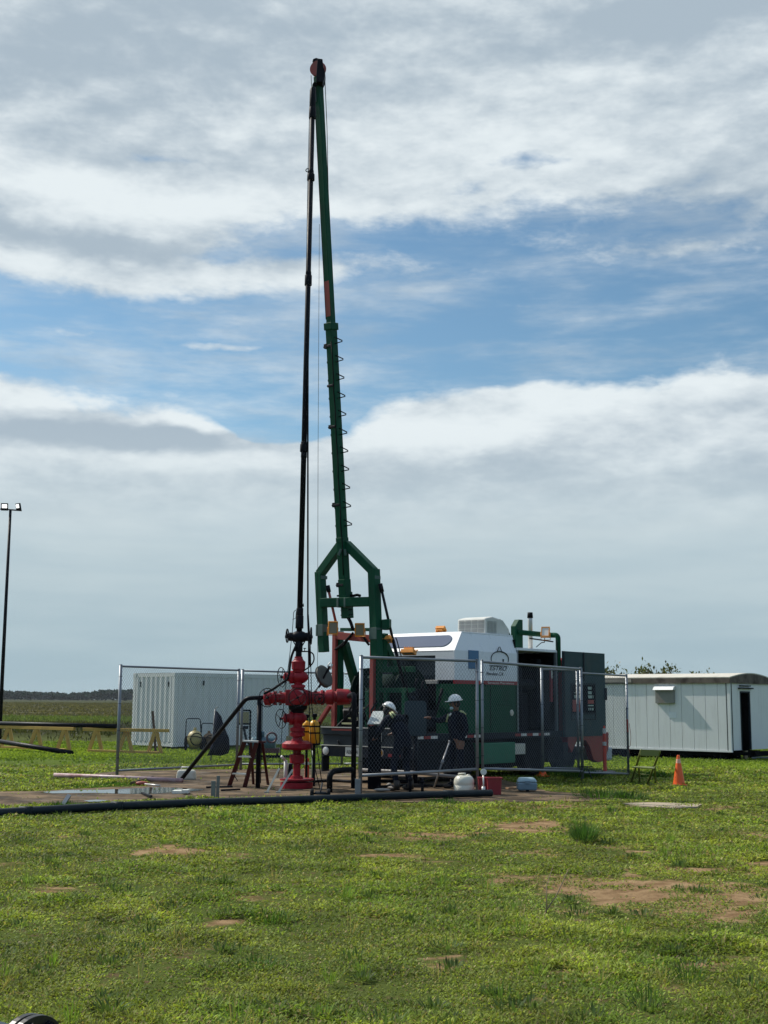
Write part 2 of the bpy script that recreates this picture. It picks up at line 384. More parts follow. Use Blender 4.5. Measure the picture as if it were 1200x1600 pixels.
def np_mesh(name, verts, quads, mats):
    me = bpy.data.meshes.new(name); nv = len(verts); nq = len(quads)
    me.vertices.add(nv); me.vertices.foreach_set('co', verts.astype(np.float32).ravel())
    me.loops.add(nq*4); me.loops.foreach_set('vertex_index', quads.astype(np.int32).ravel())
    me.polygons.add(nq); me.polygons.foreach_set('loop_start', np.arange(0, nq*4, 4, dtype=np.int32))
    for m in mats: me.materials.append(m)
    me.update(calc_edges=True); me.validate()
    o = bpy.data.objects.new(name, me); COL.objects.link(o); return o
idx = np.arange(nx*ny).reshape(ny, nx)
quads = np.stack([idx[:-1, :-1], idx[:-1, 1:], idx[1:, 1:], idx[1:, :-1]], -1).reshape(-1, 4)
gv = np.stack([X.ravel(), Y.ravel(), Z.ravel()], 1)

gm = bpy.data.materials.new('ground_turf_and_soil'); gm.use_nodes = True; N = NT(gm.node_tree)
b = gm.node_tree.nodes['Principled BSDF']; b.inputs['Roughness'].default_value = 1.0; b.inputs['Specular IOR Level'].default_value = 0.0
pos = N.n('ShaderNodeNewGeometry').outputs['Position']
at = N.n('ShaderNodeAttribute'); at.attribute_name = 'bare'
soiln = N.noise(pos, 3.5, 8.0, 0.65)
soil = N.mix(N.ss(soiln, .3, .7), (0.160, 0.098, 0.052), (0.330, 0.225, 0.125))
soil = N.mix(N.ss(N.noise(pos, 26.0, 4.0), 0.55, 0.75), soil, (0.13, 0.08, 0.05))
turf = N.mix(N.noise(pos, 1.2, 8.0, 0.7), (0.050, 0.072, 0.018), (0.105, 0.125, 0.034))
turf = N.mix(N.ss(N.noise(pos, 5.0, 8.0, .75), 0.52, 0.64), turf, (0.115, 0.080, 0.046))
spl = N.n('ShaderNodeSeparateXYZ'); N.put(spl.inputs[0], pos)
wy = N.m('MULTIPLY', spl.outputs[1], N.m('ADD', 0.82, N.m('MULTIPLY', N.noise(N.vm('MULTIPLY', pos, (.35, 1, 1)), 0.09, 6.0, 0.65), 0.36)))
rp = N.n('ShaderNodeValToRGB'); N.put(rp.inputs[0], N.m('DIVIDE', wy, 400.0)); cr = rp.color_ramp
stops = [(0, (.10, .14, .035)), (42, (.10, .14, .035)), (48, (.11, .13, .048)), (64, (.042, .046, .022)), (82, (.040, .038, .024)), (96, (.105, .130, .048)), (118, (.095, .110, .045)), (135, (.100, .094, .056)), (230, (.100, .096, .055)), (400, (.062, .068, .040))]
cr.elements[0].position = 0; cr.elements[0].color = (*stops[0][1], 1); cr.elements[1].position = 1; cr.elements[1].color = (*stops[-1][1], 1)
for d_, c_ in stops[1:-1]:
    e_ = cr.elements.new(d_/400); e_.color = (*c_, 1)
mott = N.noise(N.vm('MULTIPLY', pos, (1, .35, 1)), 0.8, 7.0, 0.7)
farc = N.vm('SCALE', rp.outputs[0], sc_=N.m('ADD', 0.55, N.m('MULTIPLY', mott, 0.9)))
fz = N.ss(spl.outputs[1], 24.0, 40.0)
gc = N.mix(fz, turf, farc)
gc = N.mix(N.ss(N.m('ADD', at.outputs['Fac'], N.m('MULTIPLY', N.m('SUBTRACT', N.noise(pos, 7.0, 8.0, .75), .5), .7)), 0.22, 0.52), gc, soil)
N.put(b.inputs['Base Color'], gc)
bp = N.n('ShaderNodeBump'); bp.inputs['Strength'].default_value = 0.7; bp.inputs['Distance'].default_value = 0.03
N.put(bp.inputs['Height'], N.noise(pos, 18.0, 8.0, 0.7)); N.put(b.inputs['Normal'], bp.outputs[0])
ground = np_mesh('ground', gv, quads, [gm]); kind(ground, 'structure')
ground.data.polygons.foreach_set('use_smooth', np.ones(len(quads), bool))
ba = ground.data.attributes.new('bare', 'FLOAT', 'POINT'); ba.data.foreach_set('value', bare_f(X, Y).ravel().astype(np.float32))

# pad of trodden concrete with a puddle
pm = bpy.data.materials.new('muddy_pad'); pm.use_nodes = True; N = NT(pm.node_tree); b = pm.node_tree.nodes['Principled BSDF']
pos = N.n('ShaderNodeNewGeometry').outputs['Position']
c = N.mix(N.ss(N.noise(pos, 1.1, 9.0, .7), .36, .64), (0.050, 0.036, 0.024), (0.200, 0.140, 0.085))
c = N.mix(N.ss(N.noise(N.vm('MULTIPLY', pos, (.5, 1.6, 1)), 1.6, 7.0, .7), .5, .66), c, (0.050, 0.042, 0.034))
c = N.mix(N.ss(N.noise(pos, 14, 5.0, .7), .62, .72), c, (0.21, 0.17, 0.12))
N.put(b.inputs['Base Color'], c)
N.put(b.inputs['Roughness'], N.ss(N.noise(pos, 0.9, 5.0, .6), .34, .52, .45, 1.0)); b.inputs['Specular IOR Level'].default_value = .12
bp = N.n('ShaderNodeBump'); bp.inputs['Strength'].default_value = .5; bp.inputs['Distance'].default_value = .01; N.put(bp.inputs['Height'], N.noise(pos, 20, 6.0, .7)); N.put(b.inputs['Normal'], bp.outputs[0])
def flat_sheet(name, poly, z, m, thick=0.05):
    mb = MB(); mb.prism([Vector((x, y, z-thick)) for x, y in poly], (0, 0, thick)); return mb.build(name, m)
def wobble(poly, amp, n=6, seed=0):
    out = []; r = random.Random(seed)
    for i in range(len(poly)):
        a = Vector((*poly[i], 0)); c_ = Vector((*poly[(i+1) % len(poly)], 0)); L = (c_-a).length; k = max(1, int(L/.25))
        for j in range(k):
            q = a+(c_-a)*j/k; out.append((q.x+r.uniform(-amp, amp), q.y+r.uniform(-amp, amp)))
    return out
pad = kind(flat_sheet('pad', wobble(PAD, .05, seed=4), .012, pm), 'structure')
wm = bpy.data.materials.new('puddle_water'); wm.use_nodes = True; b = wm.node_tree.nodes['Principled BSDF']
b.inputs['Base Color'].default_value = (.035, .03, .024, 1); b.inputs['Roughness'].default_value = .03; b.inputs['IOR'].default_value = 1.33; b.inputs['Specular IOR Level'].default_value = 1.0
N = NT(wm.node_tree); bp = N.n('ShaderNodeBump'); bp.inputs['Strength'].default_value = .06; bp.inputs['Distance'].default_value = .02
N.put(bp.inputs['Height'], N.noise(N.n('ShaderNodeNewGeometry').outputs['Position'], 5, 3.0)); N.put(b.inputs['Normal'], bp.outputs[0])
PUD = [gxy(*q) for q in [(62,1239),(105,1236),(160,1235.5),(205,1233),(250,1231),(292,1233),(318,1235),(300,1238),(270,1239.5),(240,1241.5),(200,1242),(150,1240.5),(110,1241),(80,1241)]]
kind(flat_sheet('puddle', wobble(PUD, .03, seed=5), .018, wm, .004), 'structure')
kind(flat_sheet('puddle', wobble([gxy(*q) for q in [(128,1252.5),(150,1251),(172,1252),(165,1254),(140,1254.5)]], .03, seed=6), .018, wm, .004), 'structure')
slabm = mat('pale_ground_slab', (0.36, 0.29, 0.20), .9, var=.2, dirt=.4, bump=.4)
s_ = flat_sheet('concrete_slab', wobble([gxy(*q) for q in [(975,1258),(1020,1256),(1098,1259),(1092,1263),(1050,1265),(1005,1262)]], .03, seed=8), .03, slabm, .06)
kind(s_, 'structure')

# ================================================================== VEGETATION (blades and leaves in numpy)
def leaf_material(name, trans=0.35, rough=0.45, spec=0.35):
    m = bpy.data.materials.new(name); m.use_nodes = True; nt = m.node_tree; N = NT(nt); b = nt.nodes['Principled BSDF']; out = nt.nodes['Material Output']
    a = N.n('ShaderNodeAttribute'); a.attribute_name = 'col'
    N.put(b.inputs['Base Color'], a.outputs['Color']); b.inputs['Roughness'].default_value = rough; b.inputs['Specular IOR Level'].default_value = spec
    t = N.n('ShaderNodeBsdfTranslucent'); N.put(t.inputs[0], N.vm('MULTIPLY', a.outputs['Color'], (1.25, 1.3, .6)))
    mx = N.n('ShaderNodeMixShader'); mx.inputs[0].default_value = trans; nt.links.new(b.outputs[0], mx.inputs[1]); nt.links.new(t.outputs[0], mx.inputs[2]); nt.links.new(mx.outputs[0], out.inputs[0])
    return m
leafm = leaf_material('grass_leaf', .42, .6, .16)
def leaves(base, L, W, phi, tilt, col, droop=.25):
    """one bent kite per leaf; tilt measured from the vertical"""
    n = len(base)
    d = np.stack([np.cos(phi)*np.sin(tilt), np.sin(phi)*np.sin(tilt), np.cos(tilt)], 1)
    s = np.stack([-np.sin(phi), np.cos(phi), np.zeros(n)], 1)
    mid = base+d*(L*.55)[:, None]; tip = base+d*L[:, None]; tip[:, 2] -= droop*L*np.sin(tilt)
    v = np.stack([base, mid+s*(W/2)[:, None], tip, mid-s*(W/2)[:, None]], 1).reshape(-1, 3)
    q = np.arange(n*4).reshape(n, 4)
    return v, q, np.repeat(col, 4, 0)
def veg_object(name, parts, m):
    v = np.concatenate([p[0] for p in parts]); c = np.concatenate([p[2] for p in parts]); n = len(v)//4
    o = np_mesh(name, v, np.arange(n*4).reshape(n, 4), [m])
    a = o.data.attributes.new('col', 'FLOAT_COLOR', 'POINT'); a.data.foreach_set('color', np.concatenate([c, np.ones((len(c), 1))], 1).astype(np.float32).ravel())
    return o
def scatter(n_try, y0, y1, marg=1.5, power=2.0):
    """points over the wedge in front of the viewer, density falling as 1/y^power (plus a margin at both sides)"""
    # sample y from pdf ~ (0.31*2*y+2m) * y^-power on a table
    yy = np.linspace(y0, y1, 400); w = (.62*yy+2*marg)*yy**(-power); c = np.cumsum(w); c /= c[-1]
    y = np.interp(rng.random(n_try), c, yy); x = (rng.random(n_try)*2-1)*(.31*y+marg); return x, y
NC = 200000
cx, cy = scatter(NC, 5.2, 34, 1.5, 2.15)
pt = fbm(cx*.45, cy*.45, 4); ptf = fbm(cx*2.0+9, cy*2.0, 4)
br_ = bare_f(cx, cy)
pk = inpoly(cx, cy, PAD)
dens = np.clip(1.22-br_*2.8, 0.015, 1)*np.clip(.70+(ptf-.45)*4.0, .26, 1)
dens = np.maximum(dens, np.clip((fbm(cx*3.5+2, cy*3.5, 3)-.52)*6, 0, .5)*(br_ > .3))
keep = (rng.random(NC) < dens)
keep &= ~pk | (rng.random(NC) < .02)
_a = np.array(gxy(85, 1211)); _b = np.array(gxy(285, 1219.5)); _t = np.clip(((cx-_a[0])*(_b-_a)[0]+(cy-_a[1])*(_b-_a)[1])/((_b-_a)**2).sum(), 0, 1)
keep &= np.hypot(cx-_a[0]-_t*(_b-_a)[0], cy-.25-_a[1]-_t*(_b-_a)[1]) > .30
cx, cy, pt, ptf, br_ = cx[keep], cy[keep], pt[keep], ptf[keep], br_[keep]
k = 7
bx = np.repeat(cx, k); by = np.repeat(cy, k); n = len(bx)
lod = np.clip(by/8.5, .8, 4)**.85
bx = bx+rng.normal(0, .028, n)*lod; by = by+rng.normal(0, .028, n)*lod
P1 = np.repeat(pt, k); P2 = np.repeat(ptf, k)
lush = np.clip((P1-.36)*4.5, 0, 1)
lf = np.repeat(rng.random(len(cx)) < .68, k)     # broad leaf clump or grass clump
l2 = lod**.5
L = (np.where(lf, .026, .042)+rng.random(n)*.028)*l2*(.65+.5*P2)*(.8+.35*lush)
W = np.where(lf, .0135, .0055)*lod**1.25*(.7+.6*rng.random(n))
tilt = np.where(lf, R(35)+rng.random(n)*R(50), R(30)+rng.random(n)*R(50))
cA = np.array([.195, .280, .050]); cB = np.array([.335, .390, .078]); cC = np.array([.180, .220, .066]); cD = np.array([.36, .29, .14])
hue = fbm(bx*1.5+40, by*1.5+3, 4)
t1 = np.clip((hue-.34)*3.2, 0, 1)[:, None]; col = cA*(1-t1)+cB*t1
t2 = np.clip((.52-P1)*4.2, 0, 1)[:, None]*.6; col = col*(1-t2)+cC*t2
dry = (rng.random(n) < .10+.16*np.clip(np.repeat(br_, k), 0, 1))[:, None]; col = np.where(dry, cD, col)
col = col*(.40+1.05*rng.random(n)**1.25)[:, None]*np.clip(.72+.9*(fbm(bx*2.3+70, by*2.3, 3)-.3), .6, 1.25)[:, None]
base = np.stack([bx, by, ground_z(bx, by)-.004+np.clip(P2-.42, 0, 1)*.16*np.clip(lush+.3, 0, 1)*rng.random(n)], 1)
g1 = leaves(base, L, W, rng.random(n)*6.283, tilt, col)
# thin upright blades in tufts
def tuft(x, y, n, rad, Lm, w, colr, lean=R(35)):
    a = rng.random(n)*6.283; r = rad*np.sqrt(rng.random(n)); b = np.stack([x+r*np.cos(a), y+r*np.sin(a), np.zeros(n)], 1)
    c = np.array(colr)*(.6+.8*rng.random(n))[:, None]
    return leaves(b, Lm*(.5+.6*rng.random(n)), w*(.7+.6*rng.random(n)), a, rng.random(n)*lean, c, .15)
tf = []
x, y = gxy(913, 1316); tf.append(tuft(x, y, 420, .14, .30, .007, (.06, .13, .035), R(55)))
for px_, py_, r_, l_ in [(940, 1247, .5, .2), (985, 1249, .3, .16), (1020, 1215, .4, .18), (690, 1255, .3, .1), (400, 1512, .16, .10), (420, 1441, .2, .12), (1075, 1535, .12, .12), (1010, 1570, .10, .14), (880, 1212, .5, .25), (905, 1216, .35, .3), (925, 1215, .3, .2), (345, 1258, .3, .12), (300, 1256, .4, .1), (600, 1250, .3, .12), (180, 1226, .5, .08), (130, 1230, .5, .08), (205, 1222, .35, .1), (250, 1258, .3, .1), (100, 1260, .3, .1)]:
    x, y = gxy(px_, py_); tf.append(tuft(x, y, int(900*r_), r_, l_, .008*y/14, (.05, .11, .022), R(70)))
# low dark weeds, straw and dead stalks scattered through the turf
wx, wy = scatter(260, 6, 22, .8, 1.6)
for i in range(260):
    if inpoly(wx[i:i+1], wy[i:i+1], PAD)[0]: continue
    q_ = rng.random(); sc_ = wy[i]/12
    if q_ < .5: tf.append(tuft(wx[i], wy[i], 46, .05+.10*rng.random(), .055+.05*rng.random(), .014*max(1, sc_), (.085, .130, .042), R(80)))
    elif q_ < .75: tf.append(tuft(wx[i], wy[i], 14, .05, .12+.10*rng.random(), .0045*max(1, sc_), (.30, .25, .12), R(60)))
    else: tf.append(tuft(wx[i], wy[i], 30, .04, .10+.09*rng.random(), .005*max(1, sc_), (.16, .26, .05), R(45)))
grass = veg_object('grass', [g1]+tf, leafm); kind(grass, 'stuff')
# mid and far growth: coarser, taller clumps
parts = []
def growth(n, y0, y1, Lm, Wm, c0, c1, power=2.0, lean=R(50), marg=3, thr=.0, k=6, sp=.12):
    x, y = scatter(n, y0, y1, marg, power)
    f = fbm(x*.12, y*.12, 4); q = rng.random(n) < np.clip(.5+(f-.5)*4-thr, .05, 1); x, y, f = x[q], y[q], f[q]
    bx = np.repeat(x, k); by = np.repeat(y, k); m_ = len(bx); sc_ = np.repeat(y/y0, k)**.5
    bx = bx+rng.normal(0, sp, m_)*sc_; by = by+rng.normal(0, sp, m_)*sc_
    f = np.repeat(f, k); t = np.clip((f-.35)*3.3+(rng.random(m_)-.5)*.8, 0, 1)[:, None]
    c = (np.array(c0)*(1-t)+np.array(c1)*t)*(.7+.6*rng.random(m_))[:, None]
    ins = inpoly(bx, by, PAD)
    keep = ~ins
    b = np.stack([bx, by, np.zeros(m_)-.01], 1)
    v, q_, cc = leaves(b[keep], (Lm*(.5+.7*rng.random(m_))*sc_)[keep], (Wm*(.7+.6*rng.random(m_))*sc_)[keep], rng.random(keep.sum())*6.283, (rng.random(m_)*lean)[keep], c[keep], .15)
    return v, q_, cc
parts.append(growth(50000, 32, 52, .07, .060, (.13, .19, .036), (.25, .33, .05), 1.6, R(75), sp=.12, thr=-.4))
lawn = veg_object('grass', parts, leafm); kind(lawn, 'stuff')
parts = [growth(16000, 52, 88, .26, .06, (.040, .045, .020), (.080, .088, .034), 1.6, R(55), sp=.25),
         growth(9000, 88, 120, .30, .08, (.07, .10, .035), (.12, .16, .05), 1.2, R(55), sp=.3),
         growth(30000, 122, 520, .24, .20, (.082, .078, .044), (.112, .104, .058), 1.5, R(60), sp=.6)]
scrub = veg_object('field_reeds', parts, leafm); kind(scrub, 'stuff')

# far wood along the horizon
fwm = leaf_material('far_foliage', .1, .9, .05)
n = 90000
x = rng.uniform(-1000, 1100, n); top = 4.5+7.0*np.clip(fbm(x*.011+3, x*0+2, 4)-.22, 0, 1)*1.6+1.6*(fbm(x*.09, x*0+7, 2)-.5)*2
sel = fbm(x*.006+9, x*0+1, 3) > .1
y = 1450+rng.uniform(0, 60, n)+80*np.sin(x*.004); z = rng.random(n)**.7*top
b_ = np.stack([x, y, z], 1); c = np.array([.014, .034, .020])*(.5+1.0*rng.random(n))[:, None]
v, q_, cc = leaves(b_, 2.2+2.0*rng.random(n), 2.6+1.8*rng.random(n), rng.random(n)*6.283, rng.random(n)*R(100), c, .1)
wood = veg_object('far_wood', [(v, q_, cc)], fwm); kind(wood, 'stuff')

# small tree behind the trailer: trunk, limbs, sparse crown
barkm = mat('bark', (.10, .075, .055), .9, bump=.5)
crown_m = leaf_material('tree_leaf', .3)
def small_tree(name, x, y, h, wid, label, nl, seed):
    r = random.Random(seed); t = thing(name, (x, y, 0), label, 'tree', 'treetops showing over the trailer')
    mb = MB(); mb.tube([(x, y, 0), (x+.1, y, h*.3), (x-.05, y, h*.55)], [.13, .10, .07], 8); tips = []
    for i in range(16):
        a = r.uniform(0, 6.28); q = Vector((x, y, h*r.uniform(.3, .55))); e = Vector((x+math.cos(a)*wid*r.uniform(.4, 1), y+math.sin(a)*wid*.5, h*r.uniform(.75, 1.0)))
        m1 = q.lerp(e, .5)+Vector((0, 0, .15)); mb.tube([q, m1, e], [.05, .03, .012], 6)
        for j in range(7):
            tips.append(m1.lerp(e, r.uniform(.2, 1.05))+Vector((r.uniform(-.2, .2), r.uniform(-.2, .2), r.uniform(-.1, .12))))
    mb.build('trunk', barkm, t)
    pts = np.array([tuple(p) for p in tips]); pts = np.repeat(pts, nl, 0)+rng.normal(0, .09, (len(tips)*nl, 3)); m_ = len(pts)
    c = np.array([.085, .095, .035])*(.5+1.0*rng.random(m_))[:, None]
    v, q2, c2 = leaves(pts-np.array([x, y, 0]), .10+.10*rng.random(m_), .06+.04*rng.random(m_), rng.random(m_)*6.283, rng.random(m_)*R(140), c, .1)
    o = veg_object('crown', [(v, q2, c2)], crown_m); o.parent = t
q = P(975, 1046, 50); small_tree('tree', q.x, 50, 2.97, 1.4, 'sparse pale tree crown showing above the trailer roof beside the grey door panel', 16, 3)
q = P(1022, 1044, 51); small_tree('tree', q.x, 51, 3.10, .75, 'taller twiggy treetop above the trailer roof, left of its wall vent', 14, 4)
q = P(1094, 1050, 52); small_tree('tree', q.x, 52, 2.86, .45, 'tiny tuft of leaves above the trailer roof, right of its wall vent', 8, 5)
# dead twig on the bare soil
q = G(850, 1428); mb = MB(); mb.tube([q, q+Vector((.12, .15, .12)), q+Vector((.26, .4, .30))], [.006, .005, .003], 5); mb.tube([q+Vector((.02, 0, .01)), q+Vector((.05, .2, .2)), q+Vector((.14, .45, .33))], [.005, .004, .002], 5)
tag(mb.build('twig', mat('dry_twig', (.16, .12, .07), .9)), 'thin dry forked twig sticking out of the grass by the bare soil', 'twig')

# ================================================================== SERVICE TRUCK
C0 = Vector((0.66, 26.5, 0)); TD = Vector((.643, .766, 0)); TL = Vector((-.766, .643, 0)); UZ = Vector((0, 0, 1))
TAX = (TD, TL, UZ)
def T(t, s, z): return C0+TD*t+TL*s+UZ*z
def tbox(mb, t0, t1, s0, s1, z0, z1): return mb.par(T(t0, s0, z0), TD*(t1-t0), TL*(s1-s0), UZ*(z1-z0))
truck = thing('service_truck', tuple(T(3.5, 1.25, 0)), 'green and white oilfield service truck with open side bay and red cab behind the gates', 'truck')
# chassis and wheels
mb = MB(); tbox(mb, .2, 7.4, .75, .95, .62, .88); tbox(mb, .2, 7.4, 1.55, 1.75, .62, .88)
for t in (.3, 1.5, 2.6, 4.0, 5.2, 6.4): tbox(mb, t, t+.12, .95, 1.55, .66, .84)
mb.build('chassis', black_steel, truck, .01)
def wheel(t, s, out, r=.50, w=.28):
    a = T(t, s, r); b_ = a+TL*(-out)*w
    m_ = MB(); m_.lathe(a, b_-a, [(0, r*.55), (0, r*.88), (.03, r*.97), (.06, r), (w-.06, r), (w-.03, r*.97), (w, r*.88), (w-.02, r*.60)], 30); ty = m_.build('tyre', black, truck)
    m_ = MB(); m_.lathe(a, b_-a, [(.02, r*.54), (w-.03, r*.57), (w-.10, r*.50), (w-.13, r*.30), (w-.04, r*.22), (w-.02, r*.16)], 24); m_.build('rim', dark_steel, ty)
for t in (1.75, 4.55): wheel(t, .36, 1); wheel(t, 2.14, -1)
wheel(6.30, .60, 1, .46); wheel(6.30, 2.0, -1, .46)
# deck
mb = MB(); tbox(mb, -.05, 5.6, 0.0, 2.5, .88, 1.02); mb.build('deck', dark_steel, truck, .01)
# reflective strip pieces along the deck edge
for t0, c_ in ((.05, 'w'), (.30, 'r'), (.52, 'w'), (1.55, 'w'), (1.80, 'r'), (2.05, 'w'), (3.62, 'r'), (3.86, 'w'), (4.10, 'r'), (4.34, 'w'), (4.58, 'r'), (4.82, 'w')):
    mb = MB(); tbox(mb, t0, t0+.225, -.006, 0.002, .925, .985); mb.build('reflector_strip', reflect_white if c_ == 'w' else truck_red, truck)
# ---- body shell: rear wall at t=1.35, side at s=0
bt0, bt1 = 1.35, 3.72
mb = MB()
mb.par(T(bt0, 0, 2.15), TD*(bt1-bt0), TL*.04, UZ*.63)               # side wall, straight white part (z 2.15-2.78)
mb.prism([T(bt0, .0, 2.78), T(bt1, .0, 2.78), T(bt1, .12, 3.17), T(bt0+.42, .12, 3.17)], TL*.04)
mb.build('side_wall', white_body, truck, .004)
mb = MB(); tbox(mb, bt0, bt1, 0, .04, 1.02, 2.07); mb.build('side_wall', green, truck, .004)
mb = MB(); tbox(mb, bt0-.003, bt1, -.004, .036, 2.07, 2.15); mb.build('side_stripe', truck_red, truck)
text('stripe_lettering', 'Servicios Petroleros', T(2.55, -.007, 2.085), TD, UZ, .07, reflect_white, truck, extr=.001, width=1.02)
# roof, rear chamfer with the long rounded window
mb = MB(); mb.par(T(bt0+.42, .12, 3.17), TD*(bt1-bt0-.42), TL*2.1, UZ*.035); mb.build('roof', white_body, truck, .006)
mb = MB(); mb.prism([T(bt0, 0, 2.78), T(bt0+.42, .12, 3.20), T(bt0+.42, 2.22, 3.20), T(bt0, 2.34, 2.78)], TD*.05-UZ*.03)
mb.build('sloping_window_surround', mat('bright_white_roof_paint', (.80, .80, .80), .3, var=.02), truck, .003)
sl = (T(bt0+.42, 0, 3.20)-T(bt0, 0, 2.78)); sn = sl.cross(TL).normalized(); 
if sn.z < 0: sn = -sn
mb = MB(); pts = []
for i in range(25):
    a = -math.pi/2+math.pi*i/24; pts.append(T(bt0, .42-.17*math.cos(a), 2.78)+sl*(.5+.30*math.sin(a)))
for i in range(25):
    a = math.pi/2+math.pi*i/24; pts.append(T(bt0, 1.95-.17*math.cos(a), 2.78)+sl*(.5+.30*math.sin(a)))
mb.prism([p+sn*.006 for p in pts], sn*.012); mb.build('rounded_window', dark_glass, truck)
# rear wall
mb = MB(); tbox(mb, bt0, bt0+.04, .04, .52, 2.15, 2.755); tbox(mb, bt0, bt0+.04, 2.1, 2.34, 2.15, 2.755); tbox(mb, bt0+.001, bt0+.04, .52, 2.1, 2.68, 2.755)
mb.build('rear_wall', white_body, truck)
mb = MB(); tbox(mb, bt0-.01, bt0+.05, .46, 1.98, 2.07, 2.15); mb.build('window_ledge', alu, truck, .004)
mb = MB(); tbox(mb, bt0, bt0+.04, .04, .50, 1.02, 2.07); mb.build('rear_wall', green, truck)
mb = MB(); tbox(mb, bt0+.04, bt0+.06, .52, 2.1, 2.15, 2.68); mb.build('rear_window', mat('tinted_black_glass', (.014, .020, .026), .12, spec=.3, rv=0), truck)
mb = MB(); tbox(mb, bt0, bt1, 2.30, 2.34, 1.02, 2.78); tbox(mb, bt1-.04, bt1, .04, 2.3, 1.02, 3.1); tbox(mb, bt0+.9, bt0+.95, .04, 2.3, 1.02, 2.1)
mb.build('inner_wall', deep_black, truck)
# window in side wall, seams, latch, rivets
mb = MB(); tbox(mb, 1.84, 2.22, -.012, 0, 2.40, 2.80); mb.build('side_window', blue_win, truck, .004)
mb = MB(); tbox(mb, 3.66, 3.675, -.008, 0, 1.04, 2.06); tbox(mb, 2.66, 2.672, -.006, 0, 1.04, 2.06); tbox(mb, 2.9, 3.5, -.006, 0, 1.62, 1.628); mb.build('door_seam', black, truck)
mb = MB(); mb.lathe(T(3.48, 0, 1.45), -TL, [(0, .07), (.012, .07), (.014, .045), (.02, .04)], 18); mb.build('door_latch', alu, truck)
# logo: dome over a bar, lettering under it
mb = MB(); L0 = lambda a, h: T(2.95+a, -.009, 2.45+h)
arc = [L0(-.02+.34*math.cos(a)*1.0+.10, .19+.17*math.sin(a)) for a in np.linspace(R(205), R(-35), 26)]
mb.tube(arc, [.006+.008*abs(math.sin(i/25*3.14)) for i in range(26)], 5)
mb.tube([L0(-.02, .36), L0(.04, .45), L0(.08, .46), L0(.15, .36)], .010, 5)
mb.par(L0(-.34, .075), TD*.72, TL*.004, UZ*.018); mb.par(L0(-.34, .035), TD*.72, TL*.004, UZ*.012); mb.par(L0(.19, .12), TD*.05, TL*.004, UZ*.075)
mb.build('logo', ink, truck)
text('logo_lettering', 'ESTRO', T(2.62, -.008, 2.385), TD, UZ, .14, ink, truck, shear=.3, extr=.0015, width=.66)
text('logo_lettering', 'Petroleos C.A.', T(2.50, -.008, 2.275), TD, UZ, .10, ink, truck, shear=.3, extr=.0015, width=.66)
# air conditioner
ac = MB(); a0, a1 = 2.76, 3.72
ac.prism([T(a0, .20, 3.2), T(a0+.02, .20, 3.55), T(a0+.30, .20, 3.60), T(a1-.25, .20, 3.54), T(a1, .20, 3.34), T(a1, .20, 3.2)], TL*.78)
acm = mat('air_conditioner_casing', (.62, .62, .57), .5, var=.03, dirt=.15)
aco = ac.build('roof_air_conditioner', acm, truck, .03)
g_ = MB()
for i in range(4):
    for j in range(3):
        s0 = .24+i*.18; z0 = 3.225+j*.104
        for q in range(4): g_.par(T(a0-.012+.006*j, s0, z0+q*.023), TD*.012, TL*.155, UZ*.011)
g_.build('grille', mat('grille_slot_grey', (.30, .31, .31), .6), aco); g_ = MB()
for i in range(3):
    for q in range(10): g_.par(T(a0+.08+i*.125, .19, 3.235+q*.027), TD*.105, TL*.008, UZ*.011)
g_.build('grille', mat('grille_slot_grey', (.30, .31, .31), .6), aco)
mb = MB(); mb.prism([T(3.70, .30, 3.205), T(3.74, .30, 3.38), T(3.50, .30, 3.57), T(3.80, .30, 3.36), T(3.92, .30, 3.205)], TL*.5); mb.build('roof_bracket', green, truck)
# open side bay
mb = MB(); tbox(mb, bt1, 5.42, 0, 2.3, 2.86, 2.92); mb.build('bay_roof', white_body, truck, .005)
for q4 in ((5.36, 5.42, 0, .06, 1.02, 2.86), (bt1, bt1+.05, 0, .05, 1.02, 2.86)): mb = MB(); tbox(mb, *q4); mb.build('bay_post', galv, truck)
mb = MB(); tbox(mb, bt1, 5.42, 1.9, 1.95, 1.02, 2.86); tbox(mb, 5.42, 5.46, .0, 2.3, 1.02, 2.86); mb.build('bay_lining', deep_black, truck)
mb = MB(); tbox(mb, 3.95, 4.9, .5, 1.3, 1.02, 1.9); mb.cyl(T(4.1, .45, 2.1), T(5.0, .45, 2.1), .12); mb.cyl(T(4.4, .4, 1.1), T(4.4, .4, 2.5), .06); tbox(mb, 5.0, 5.2, .3, .5, 1.1, 2.7); mb.build('engine', black_steel, truck, .02)
mb = MB(); tbox(mb, 5.22, 5.30, .06, .10, 1.7, 2.55); mb.build('warning_label', truck_red, truck)
mb = MB(); tbox(mb, 5.235, 5.285, .052, .06, 2.25, 2.5); mb.build('warning_label', sign_white, truck)
# opened door folded forward along the side
mb = MB(); tbox(mb, 5.52, 7.46, -.10, -.06, .88, 2.90); do = mb.build('bay_door', door_grey, truck, .004)
mb = MB(); tbox(mb, 6.42, 6.47, -.115, -.10, 2.2, 2.90); tbox(mb, 5.52, 5.57, -.115, -.10, .9, 2.9); mb.build('door_edge_trim', dark_steel, do)
mb = MB()
for a, c_ in ((5.84, 6.98),):
    tbox(mb, a, c_, -.112, -.10, 2.12, 2.15); tbox(mb, a, c_, -.112, -.10, 1.40, 1.43); tbox(mb, a, c_, -.112, -.10, 1.27, 1.295); tbox(mb, a, a+.03, -.112, -.10, 1.30, 2.12); tbox(mb, c_-.03, c_, -.112, -.10, 1.30, 2.12)
mb.build('control_board_frame', dark_steel, do)
mb = MB(); tbox(mb, 5.88, 6.94, -.108, -.10, 1.44, 2.11); mb.build('control_board', deep_black, do)
